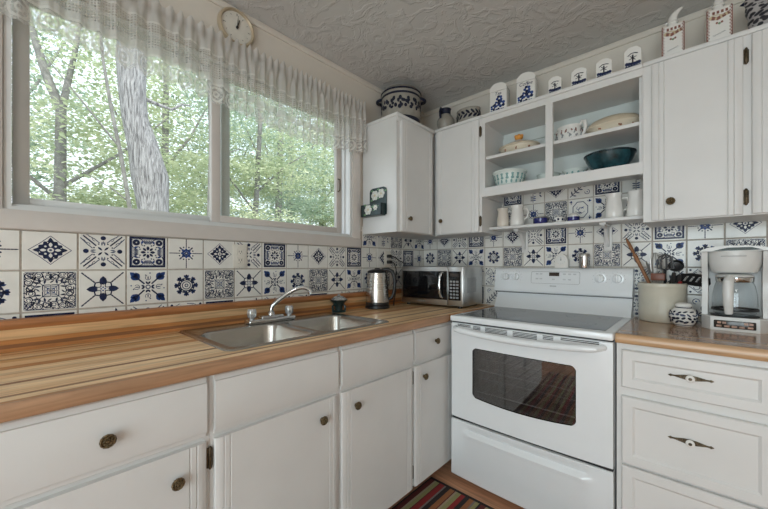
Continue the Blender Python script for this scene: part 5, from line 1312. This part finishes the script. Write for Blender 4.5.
for k in range(6):
    a = pi * k / 6; e = sx * cos(a) + sy * sin(a)
    mb.tube([t * .48 + d * (.165 * (1 - cos(q * pi / 16)) / 2) + e * .034 * sin(q * pi / 16) * (.55 + .45 * q / 16) for q in range(17)] , .0011, 5, 0, False); mb.tube([t * .48 + d * (.165 * (1 - cos(q * pi / 16)) / 2) - e * .034 * sin(q * pi / 16) * (.55 + .45 * q / 16) for q in range(17)], .0011, 5, 0, False)
mb.build('wires', M['steel'], r)
r, t = uten('pastry_brush', 'short brush with a red-brown wooden head at the front of the crock', (.0, -.035), (-.012, -.058, .225), 'brush')
mb = MB(); mb.tube([(0, 0, 0), t * .72], .008, 8); mb.tube([t * .70, t * .74], .024, 12); mb.build('handle', M['steel'], r)
mb = MB(); mb.box((-.028, -.012, -.016), (.028, .012, .020), 0, .006, 2, Matrix.Translation(t * .90)); mb.build('head', mat('dark_red_wood', (.15, .045, .022), .4, noise=.25, nscale=30), r)
r, t = uten('potato_masher', 'dark ribbed masher head sticking up from the middle of the crock', (.01, .02), (.012, .02, .305), 'masher')
mb = MB(); mb.tube([(0, 0, 0), t * .8], .006, 8); mb.build('handle', M['black'], r)
mb = MB()
for k in range(9): a = 2 * pi * k / 9; mb.tube([t * .78, t * .86 + Vector((.034 * cos(a), .026 * sin(a), -.015)), t * .99 + Vector((.026 * cos(a), .02 * sin(a), 0)), t * 1.04], .0035, 6)
mb.build('head', mat('dark_grey_nylon', (.09, .09, .09), .4), r)
r, t = uten('slotted_spatula', 'black slotted spatula leaning right out of the crock', (-.03, -.005), (.135, -.008, .27), 'spatula')
mb = MB(); mb.tube([(0, 0, 0), (t.x * .45, t.y, t.z * .60), (t.x * .52, t.y, .205)], [.007, .0065, .006], 8); mb.build('handle', M['black'], r)
mb = MB(); p0 = Vector((t.x * .50, t.y, .203)); out_ = [(0, -.022), (.03, -.034), (.075, -.042), (.118, -.040), (.128, -.020), (.122, .012), (.095, .03), (.055, .034), (.02, .024), (0, .008)]
base_ = MB(); dirx = Vector((1, -.05, -.10)).normalized(); diry = Vector((.12, -.62, .78)).normalized(); nrm = dirx.cross(diry).normalized()
pf = lambda u, v, w: p0 + dirx * u + diry * v + nrm * w
bm_ = bmesh.new()
ol = [bm_.verts.new(pf(u, v, 0)) for u, v in out_]; eds = []
for k in range(len(ol)): eds.append(bm_.edges.new((ol[k], ol[(k + 1) % len(ol)])))
for k in range(4):
    u0 = .028 + k * .022; sl = [(u0, -.018), (u0 + .009, -.018), (u0 + .020, .016), (u0 + .011, .016)]
    vs_ = [bm_.verts.new(pf(u, v, 0)) for u, v in sl]
    for q in range(4): eds.append(bm_.edges.new((vs_[q], vs_[(q + 1) % 4])))
bmesh.ops.triangle_fill(bm_, use_beauty=True, edges=eds)
# remove fill inside the slots
for f in list(bm_.faces):
    c_ = f.calc_center_median() - p0; u, v = c_.dot(dirx), c_.dot(diry)
    vs3 = [x for x in f.verts]
    if all(x not in ol for x in vs3) and len({int(([u_ for u_ in range(4) if .024 + u_ * .022 <= (x.co - p0).dot(dirx) <= .0] or [0])[0]) for x in vs3}) == 1:
        us = [(x.co - p0).dot(dirx) for x in vs3]; wv = [(x.co - p0).dot(diry) for x in vs3]
        off = {round((uu_ - (.011 if vv_ > 0 else 0)) % .022, 3) for uu_, vv_ in zip(us, wv)}
        base_u = {round(((uu_ - (.011 if vv_ > 0 else 0)) - .028) / .022 - .001) for uu_, vv_ in zip(us, wv)}
        if len(base_u) == 1 and max(us) - min(us) < .0205: bm_.faces.remove(f)
ex = bmesh.ops.extrude_face_region(bm_, geom=list(bm_.faces)); 
for e_ in ex['geom']:
    if isinstance(e_, bmesh.types.BMVert): e_.co += nrm * .0025
mb = MB(); mb.bm(bm_); mb.build('blade', M['black'], r, smooth=0)
r, t = uten('ladle', 'black ladle with round bowl between the masher and the slotted spatula', (-.012, .03), (.058, .03, .275), 'ladle')
mb = MB(); mb.tube([(0, 0, 0), t * .82], .006, 8); mb.build('handle', M['black'], r)
mb = MB(); mb.lathe([(0, -.018), (.016, -.015), (.027, -.006), (.031, .006), (.028, .007), (.024, -.004), (0, -.012)], 24, tuple(t * .93), 0, mtx=Matrix.Rotation(radians(70), 4, 'X')); mb.build('bowl', M['black'], r)
r, t = uten('tongs', 'black handled tongs between the masher and the spatula', (.015, -.01), (.048, -.03, .225), 'tongs')
mb = MB(); mb.tube([(0, 0, 0), t * .5 + Vector((.008, 0, 0)), t], [.006, .007, .008], 8); mb.build('arm', M['black'], r); mb = MB(); mb.tube([(0, .012, 0), t * .5 + Vector((.02, .012, 0)), t + Vector((.022, .01, -.01))], [.006, .007, .008], 8); mb.build('arm', M['black'], r)
r, t = uten('red_handled_peeler', 'red handled peeler low at the right rim of the crock', (.03, .0), (.072, -.045, .185), 'peeler')
mb = MB(); mb.tube([(0, 0, 0), t * .75], .004, 8); mb.build('shank', M['steel'], r); mb = MB(); mb.tube([t * .74, t * .9, t], [.006, .009, .007], 10); mb.build('handle', M['red'], r)

gj = thing('ginger_jar', (1.6235, -.232, CTR), 'small round blue and white ginger jar in front of the crock', 'jar')
mb = MB(); mb.lathe([(0, .001), (.030, .001), (.034, .006), (.046, .025), (.0505, .045), (.047, .063), (.036, .078), (.028, .084), (.0275, .09), (.024, .09), (0, .05)], 40); mb.build('body', M['ceramic'], gj)
mb = MB(); mb.lathe([(.029, .0905), (.0315, .093), (.030, .1), (.02, .106), (0, .108)], 32); mb.build('lid', M['ceramic'], gj)
mb = MB(); jr = lambda z: .0508 - abs(z - .045) ** 2 * 9
decor_ring(mb, jr, .026, 15, 0, .009, 21, .002, .006, .005); decor_ring(mb, jr, .041, 16, 0, .010, 24, .002, .006, .005); decor_ring(mb, jr, .054, 16, 1, .010, 22, .002, .005, .005); decor_ring(mb, jr, .066, 14, 0, .009, 23, .002, .005, .003)
mb.lathe([(.0295, .083), (.0285, .0875)], 32); mb.lathe([(.0352, .006), (.037, .009)], 32); mb.build('blue_painting', [M['darknavy'], M['inkgrey']], gj)

cm = thing('coffee_maker', (1.790, -.150, CTR), 'white drip coffee maker with glass carafe on the right counter', 'coffee maker', rz=radians(-3))
w, dp = .205, .235     # local: x across, front at -y
mb = MB()
foot = [(-w / 2, .11), (-w / 2, -.07), (-w / 2 + .03, -.118), (w / 2 - .03, -.118), (w / 2, -.07), (w / 2, .11)]
mb.prism(foot, lambda u, v, t: (u, v, t), .0005, .058)
mb.box((-w / 2 + .01, .055, .058), (w / 2 - .01, .11, .33))
side = [(.11, .056), (-.062, .056), (-.058, .09), (-.046, .13), (-.036, .18), (-.040, .225), (-.058, .262), (-.080, .30), (-.086, .336), (.11, .336)]
for sx in (-1, 1): mb.prism(side, lambda u, v, t: (t, u, v), sx * w / 2, sx * (w / 2 - .020))
mb.build('body', M['plastic'], cm, smooth=30)
mb = MB(); mb.box((-.062, -.1205, .012), (.062, -.116, .044), 0, .003, 2); pn = mb.build('control_panel', M['display'], cm)
mb = MB(); 
for x in (-.045, -.03, .034, .048): mb.box((x - .006, -.1225, .030), (x + .006, -.1195, .039), 0, .001, 1)
for x in (-.046, -.022, .0, .022, .046): mb.box((x - .008, -.1225, .016), (x + .008, -.1195, .024), 0, .001, 1)
mb.build('button', M['amber'], pn)
mb = MB(); mb.lathe([(.075, .058), (.075, .062), (.068, .064), (0, .064)], 40, (0, -.045, 0)); mb.build('hot_plate', M['black'], cm)
mb = MB(); mb.lathe([(0, .246), (.068, .246), (.074, .252), (.082, .285), (.087, .325), (.088, .3362), (0, .3362)], 44, (0, -.03, 0), 0, sx=1.0); mb.box((-w / 2 + .001, -.05, .305), (w / 2 - .001, .111, .3368), 0, .006, 2); mb.build('brew_basket', M['plastic'], cm)
mb = MB()
lp = [(-w / 2 - .006, .337), (-w / 2 + .02, .352), (-.03, .360), (.04, .359), (w / 2 - .01, .350), (w / 2 + .006, .337)]
mb.prism(lp, lambda u, v, t: (u, t, v), -.115, .112); mb.build('lid', M['plastic'], cm, smooth=50)
mb = MB(); mb.prism([(-w / 2 + .035, .338), (-.02, .3515), (.05, .3515), (w / 2 - .02, .340)], lambda u, v, t: (u, t, v), -.1165, -.110); mb.build('lid_vent', M['smoke'], cm)
mb = MB(); mb.box((-.040, -.1245, .314), (.035, -.1215, .3165)); mb.build('maker_mark', M['greyplastic'], cm)
cf = thing('coffee_carafe', (1.788, -.196, CTR + .0645), 'glass carafe with white handle sitting inside the coffee maker', 'carafe', rz=radians(-3))
mb = MB(); mb.lathe([(0, .0005), (.055, .0005), (.066, .008), (.071, .04), (.069, .085), (.062, .125), (.055, .145), (.055, .150)], 44); mb.build('glass', M['carafe'], cf)
mb = MB(); mb.lathe([(.0556, .140), (.0585, .144), (.0595, .160), (.0565, .162)], 44); mb.build('metal_band', M['chrome'], cf)
mb = MB(); mb.lathe([(.0725, .018), (.0735, .02), (.0735, .026), (.0725, .028)], 44); mb.build('lower_band', M['black'], cf)
mb = MB(); mb.lathe([(.059, .1625), (.060, .166), (.05, .174), (0, .175)], 40); mb.build('lid', M['plastic'], cf)
mb = MB(); ha = radians(-100); c, s = cos(ha), sin(ha)
hp = [(c * .058, s * .058, .152), (c * .085, s * .085, .157), (c * .104, s * .104, .142), (c * .109, s * .109, .10), (c * .105, s * .105, .055), (c * .096, s * .096, .012)]
mb.tube(hp, [.014, .016, .0175, .017, .016, .013], 12); mb.build('handle', M['plastic'], cf)

# ------------------------------------------------------------------ rug
rg = MB(); x0, x1, y0, y1 = .575, 1.42, -3.1, -.722
rg.box((x0, y0, .0008), (x1, y1, .009), 0, .003, 2)
o = rg.build('striped_rug', M['rug'], None); o.data.transform(Matrix.Translation((-x0, -y1, 0))); o.location = (x0, y1, 0)
tag(o, 'red, green, black and tan striped rug on the floor before the stove', 'rug')
bd = MB(); bd.box((0, -.018, .0006), (x1 - x0, .001, .0098), 0, .003, 2); bo = bd.build('end_binding', mat('rug_binding', (.02, .013, .012), .9), o)

# ------------------------------------------------------------------ fill light added unseen behind the camera, as a glowing pendant globe
lf = thing('fill_pendant', (2.15, -2.95, CEIL - .0005), 'white globe fill light added out of view behind the viewpoint', 'pendant light')
mb = MB(); mb.lathe([(0, 0), (.06, 0), (.055, -.02), (0, -.024)], 32); mb.build('ceiling_rose', M['plastic'], lf)
mb = MB(); mb.tube([(0, 0, -.02), (0, 0, -.36)], .004, 8); mb.build('cord', M['black'], lf)
m, nt, out = nt_new('fill_glow'); e = N(nt, 'ShaderNodeEmission'); e.inputs[0].default_value = (1, .97, .925, 1); e.inputs[1].default_value = 16.5; L(nt, e.outputs[0], out.inputs[0])
mb = MB(); mb.ellipsoid((0, 0, -.47), (.13, .13, .12), 0, 32, 20); mb.build('fill_globe', m, lf)
mb = MB(); mb.lathe([(.03, -.345), (.045, -.36), (.05, -.375)], 24); mb.build('shade_holder', M['chrome'], lf)
def area(name, loc, rot, sx, sy, power, col):
    ld = bpy.data.lights.new(name, 'AREA'); ld.shape = 'RECTANGLE'; ld.size = sx; ld.size_y = sy; ld.energy = power; ld.color = col
    o = bpy.data.objects.new(name, ld); COL.objects.link(o); o.location = loc; o.rotation_euler = rot; return o
# added fill light, shining through a made-up patio door behind the viewpoint
pd = thing('added_door_1', (2.0, FY, 0), 'glazed patio door added behind the viewpoint to let fill light in', 'door'); struct(pd)
mb = MB()
for lo, hi in (((-.9995, .0005, 0.0005), (-.93, .05, 2.0995)), ((.93, .0005, 0), (1.0, .05, 2.1)), ((-1, .0005, 2.03), (1, .05, 2.1)), ((-1, .0005, 0.0005), (1, .05, .1)), ((-.04, .0005, .1), (.04, .05, 2.03))): mb.box(lo, hi, 0, .003, 1)
mb.build('frame', M['vinyl'], pd)
mb = MB(); mb.box((-.93, .02, .1), (.93, .025, 2.03)); mb.build('glass_pane', M['pane'], pd)
area('patio_fill', (2.0, FY - .16, 1.1), (radians(90), 0, 0), 1.9, 2.0, 62, (.87, .94, 1.0))

# ------------------------------------------------------------------ outdoors
def tree(name, label, trunk_pts, radii, branches, leaves, mleaf, mbark, seed, lsize=.038):
    base = Vector(trunk_pts[0]); r = thing(name, base, label, 'tree', 'trees outside the window')
    mb = MB(); mb.tube([Vector(p) - base for p in trunk_pts], radii, 18 if radii[0] > .05 else 8); mb.build('trunk', mbark, r)
    if branches:
        mb = MB()
        for pts, r0, r1 in branches:
            n = len(pts); mb.tube([Vector(p) - base for p in pts], [r0 + (r1 - r0) * k / (n - 1) for k in range(n)], 8)
        mb.build('branches', mbark, r)
    if leaves:
        q = random.Random(seed); mb = MB()
        for (cx, cy, cz, rx, ry, rz, n) in leaves:
            n = int(n * 2.7)
            # flat, layered sprays of leaves
            nl = max(3, int(rz / .22)); layers = [(q.uniform(-1, 1) * rz, q.uniform(-1, 1) * rx * .5, q.uniform(-1, 1) * ry * .5, q.uniform(.35, .7)) for _ in range(nl * 6)]
            for k in range(n):
                lz, lx, ly, sc = layers[q.randrange(len(layers))]
                a = q.uniform(0, 2 * pi); rr_ = sqrt(q.random()) * sc
                p = Vector((cx + lx + rr_ * rx * cos(a), cy + ly + rr_ * ry * sin(a), cz + lz - .18 * rr_ * rr_ + q.gauss(0, .045))) - base
                s = lsize * q.uniform(.6, 1.3); yaw = q.uniform(0, 2 * pi); tl = q.uniform(-.7, .7); tr = q.uniform(-.6, .6)
                m = Matrix.Rotation(yaw, 3, 'Z') @ Matrix.Rotation(tl, 3, 'X') @ Matrix.Rotation(tr, 3, 'Y')
                vs = [p + m @ Vector(v) for v in ((-s, 0, 0), (-.3 * s, -.42 * s, .06 * s), (.45 * s, -.36 * s, .04 * s), (s, 0, -.12 * s), (.45 * s, .36 * s, .04 * s), (-.3 * s, .42 * s, .06 * s))]
                mb.add(vs, [[0, 1, 2, 3, 4, 5]])
        f = mb.build('foliage', mleaf, r, smooth=0, fixn=False); f['kind'] = 'stuff'
    return r
mb = MB(); mb.box((-30, -20, -1.6), (-.2, 25, -1.5)); o = struct(mb.build('ground', mat('forest_floor', (.16, .17, .09), .95, noise=.4, nscale=2)))
tree('large_tree', 'thick grey-barked trunk leaning across the left window pane',
     [(-2.5, -1.22, -1.5), (-2.5, -1.28, 1.0), (-2.5, -1.315, 1.75), (-2.5, -1.345, 2.1), (-2.5, -1.405, 2.4), (-2.5, -1.478, 2.69), (-2.5, -1.500, 2.95), (-2.5, -1.505, 3.25), (-2.55, -1.46, 3.9), (-2.6, -1.3, 5.0)],
     [.21, .155, .135, .165, .135, .112, .115, .128, .125, .12],
     [([(-2.5, -1.40, 2.9), (-2.45, -1.27, 2.86), (-2.42, -1.17, 2.84), (-2.4, -1.08, 2.92), (-2.4, -1.0, 2.93)], .022, .008), ([(-2.6, -1.5, 3.7), (-2.9, -1.9, 4.3), (-3.2, -2.3, 5.0)], .06, .02), ([(-2.55, -1.4, 4.2), (-2.7, -.8, 4.8), (-2.9, -.1, 5.4)], .06, .02)],
     [(-3.4, -.2, 4.6, 1.3, 1.3, .6, 900), (-3.3, -2.2, 4.6, 1.2, 1.0, .5, 700)], M['leafa'], M['bark'], 1)
tree('sapling', 'slender bare sapling just left of the thick trunk', [(-2.0, -1.40, -1.5), (-2, -1.60, 1.6), (-2.0, -1.678, 2.155), (-2.0, -1.744, 2.54), (-2, -1.797, 2.92), (-2.05, -1.84, 3.6)], [.022, .017, .0155, .013, .011, .007], [([(-2, -1.678, 2.2), (-2.0, -1.95, 2.55), (-2.1, -2.15, 2.85)], .009, .004), ([(-2, -1.62, 1.75), (-2.02, -1.75, 1.86), (-2.05, -1.95, 1.98)], .007, .003)], None, None, M['barkthin'], 2)
tree('forked_tree', 'dark forked tree at the far left of the window view', [(-5, -1.85, -1.5), (-5, -1.86, 2.2), (-5, -1.85, 3.4), (-5.1, -2.0, 3.9), (-5.2, -2.3, 5.2)], [.09, .07, .06, .05, .03], [([(-5, -1.85, 3.35), (-5, -1.79, 3.75), (-5, -1.7, 4.3), (-5, -1.6, 5.2)], .05, .02), ([(-5, -1.86, 2.3), (-4.8, -1.2, 2.9), (-4.7, -.6, 3.6)], .03, .01), ([(-5, -1.86, 2.1), (-4.8, -2.3, 2.5), (-4.6, -2.7, 3.2)], .03, .01)],
     [(-5.2, -1.9, 2.6, 1.5, 1.5, .9, 1600), (-5.4, -.6, 2.7, 1.5, 1.5, .9, 1600), (-5.2, -1.4, 4.6, 1.6, 1.6, .7, 900)], M['leafa'], M['barkthin'], 3)
tree('pale_tree', 'slim pale-barked tree in the middle of the right window pane', [(-6, 2.2, -1.5), (-6, 2.15, 2.5), (-6.05, 2.25, 4.5), (-6, 2.2, 7.5)], [.10, .08, .07, .03], [([(-6, 2.15, 2.8), (-5.8, 1.6, 3.6), (-5.7, 1.2, 4.2)], .03, .01)],
     [(-6.2, 2.4, 3.0, 1.8, 1.8, 1.0, 2200), (-6.3, 2.0, 5.0, 2.0, 2.0, 1.2, 2200)], M['leafb'], M['barkthin'], 4)
tree('leafy_tree', 'bright leafy tree showing between the trunk and the window centre', [(-4.6, .9, -1.5), (-4.6, .85, 2.2), (-4.5, .9, 4.0), (-4.5, .7, 6)], [.06, .05, .04, .02], [([(-4.6, .85, 2.2), (-4.4, .3, 2.7), (-4.2, -.1, 3.0)], .02, .008), ([(-4.6, .87, 2.6), (-4.4, 1.4, 3.2), (-4.3, 1.8, 3.5)], .02, .008)],
     [(-4.6, .5, 2.45, 1.3, 1.3, .75, 1900), (-4.8, 1.3, 3.4, 1.4, 1.4, .8, 1500)], M['leafa'], M['barkthin'], 5)
tree('slim_tree', 'thin grey tree near the right edge of the left window pane', [(-3.6, -.36, -1.5), (-3.6, -.36, 2.0), (-3.62, -.33, 3.0), (-3.6, -.40, 5.0)], [.04, .034, .03, .02], [([(-3.6, -.35, 2.5), (-3.5, -.1, 2.9), (-3.5, .1, 3.0)], .012, .005)], [(-4.0, -.2, 4.4, 1.0, 1.0, .5, 500)], M['leafb'], M['barkthin'], 6)
spots = [(-9.5, -2.8), (-10, .6), (-9, 4.2), (-11, 7.2), (-12, 3.0), (-8.2, 6.4), (-12, -4.5), (-9, 9.8)]
txt = ['hazy leafy tree at the far left beyond the forked tree', 'hazy leafy tree behind the thick trunk', 'hazy leafy tree low behind the pale-barked tree', 'tall hazy tree far back in the right window pane', 'tall hazy tree far back behind the window centre', 'hazy bushy tree behind the right side of the right pane', 'hazy tree farthest left in the wood', 'hazy tree at the far right of the wood behind the lace']
for k, ((x, y), tx) in enumerate(zip(spots, txt)):
    tree('woodland_tree', tx, [(x, y, -1.5), (x + .1, y + .1, 3), (x, y + .2, 9)], [.14, .11, .05], [([(x, y, 3), (x + .3, y - .7, 4.4), (x + .5, y - 1.2, 5.4)], .05, .02), ([(x, y + .1, 4), (x + .2, y + .8, 5.2), (x + .3, y + 1.3, 6.4)], .05, .02)],
         [(x + .6, y, 1.0, 2.5, 2.5, 1.1, 1300), (x, y, 3.4, 2.3, 2.3, 1.4, 2100), (x - .4, y, 6.2, 2.6, 2.6, 1.6, 1900), (x - .4, y, 9.2, 2.4, 2.4, 1.3, 1100)], M['leafa'] if k % 2 else M['leafb'], M['barkthin'], 20 + k, .065)

# ------------------------------------------------------------------ sky, sun, view
wd_ = bpy.data.worlds.new('sky'); scene.world = wd_; wd_.use_nodes = True; nt = wd_.node_tree
bg = nt.nodes['Background']; bg.inputs[0].default_value = (.86, .93, 1.0, 1); bg.inputs[1].default_value = 2.0
tc = N(nt, 'ShaderNodeTexCoord'); nz = N(nt, 'ShaderNodeTexNoise'); nz.inputs['Scale'].default_value = 2.5; L(nt, tc.outputs['Generated'], nz.inputs['Vector'])
rp = N(nt, 'ShaderNodeValToRGB'); rp.color_ramp.elements[0].color = (.72, .84, 1, 1); rp.color_ramp.elements[1].color = (.95, .97, 1, 1); L(nt, nz.outputs['Fac'], rp.inputs[0]); L(nt, rp.outputs[0], bg.inputs[0])
sl = bpy.data.lights.new('sun', 'SUN'); sl.energy = 4.4; sl.angle = radians(6); sl.color = (1, .97, .9)
so = bpy.data.objects.new('sun', sl); COL.objects.link(so); so.rotation_euler = (radians(18), radians(38), 0)

vs = scene.view_settings; vs.view_transform = 'Standard'; vs.look = 'None'; vs.exposure = 0.1; vs.gamma = 1.0; vs.use_curve_mapping = False
scene.cycles.use_denoising = True
scene.cycles.max_bounces = 10; scene.cycles.diffuse_bounces = 5; scene.cycles.transparent_max_bounces = 24
scene.cycles.sample_clamp_indirect = 6
scene.cycles.caustics_reflective = False
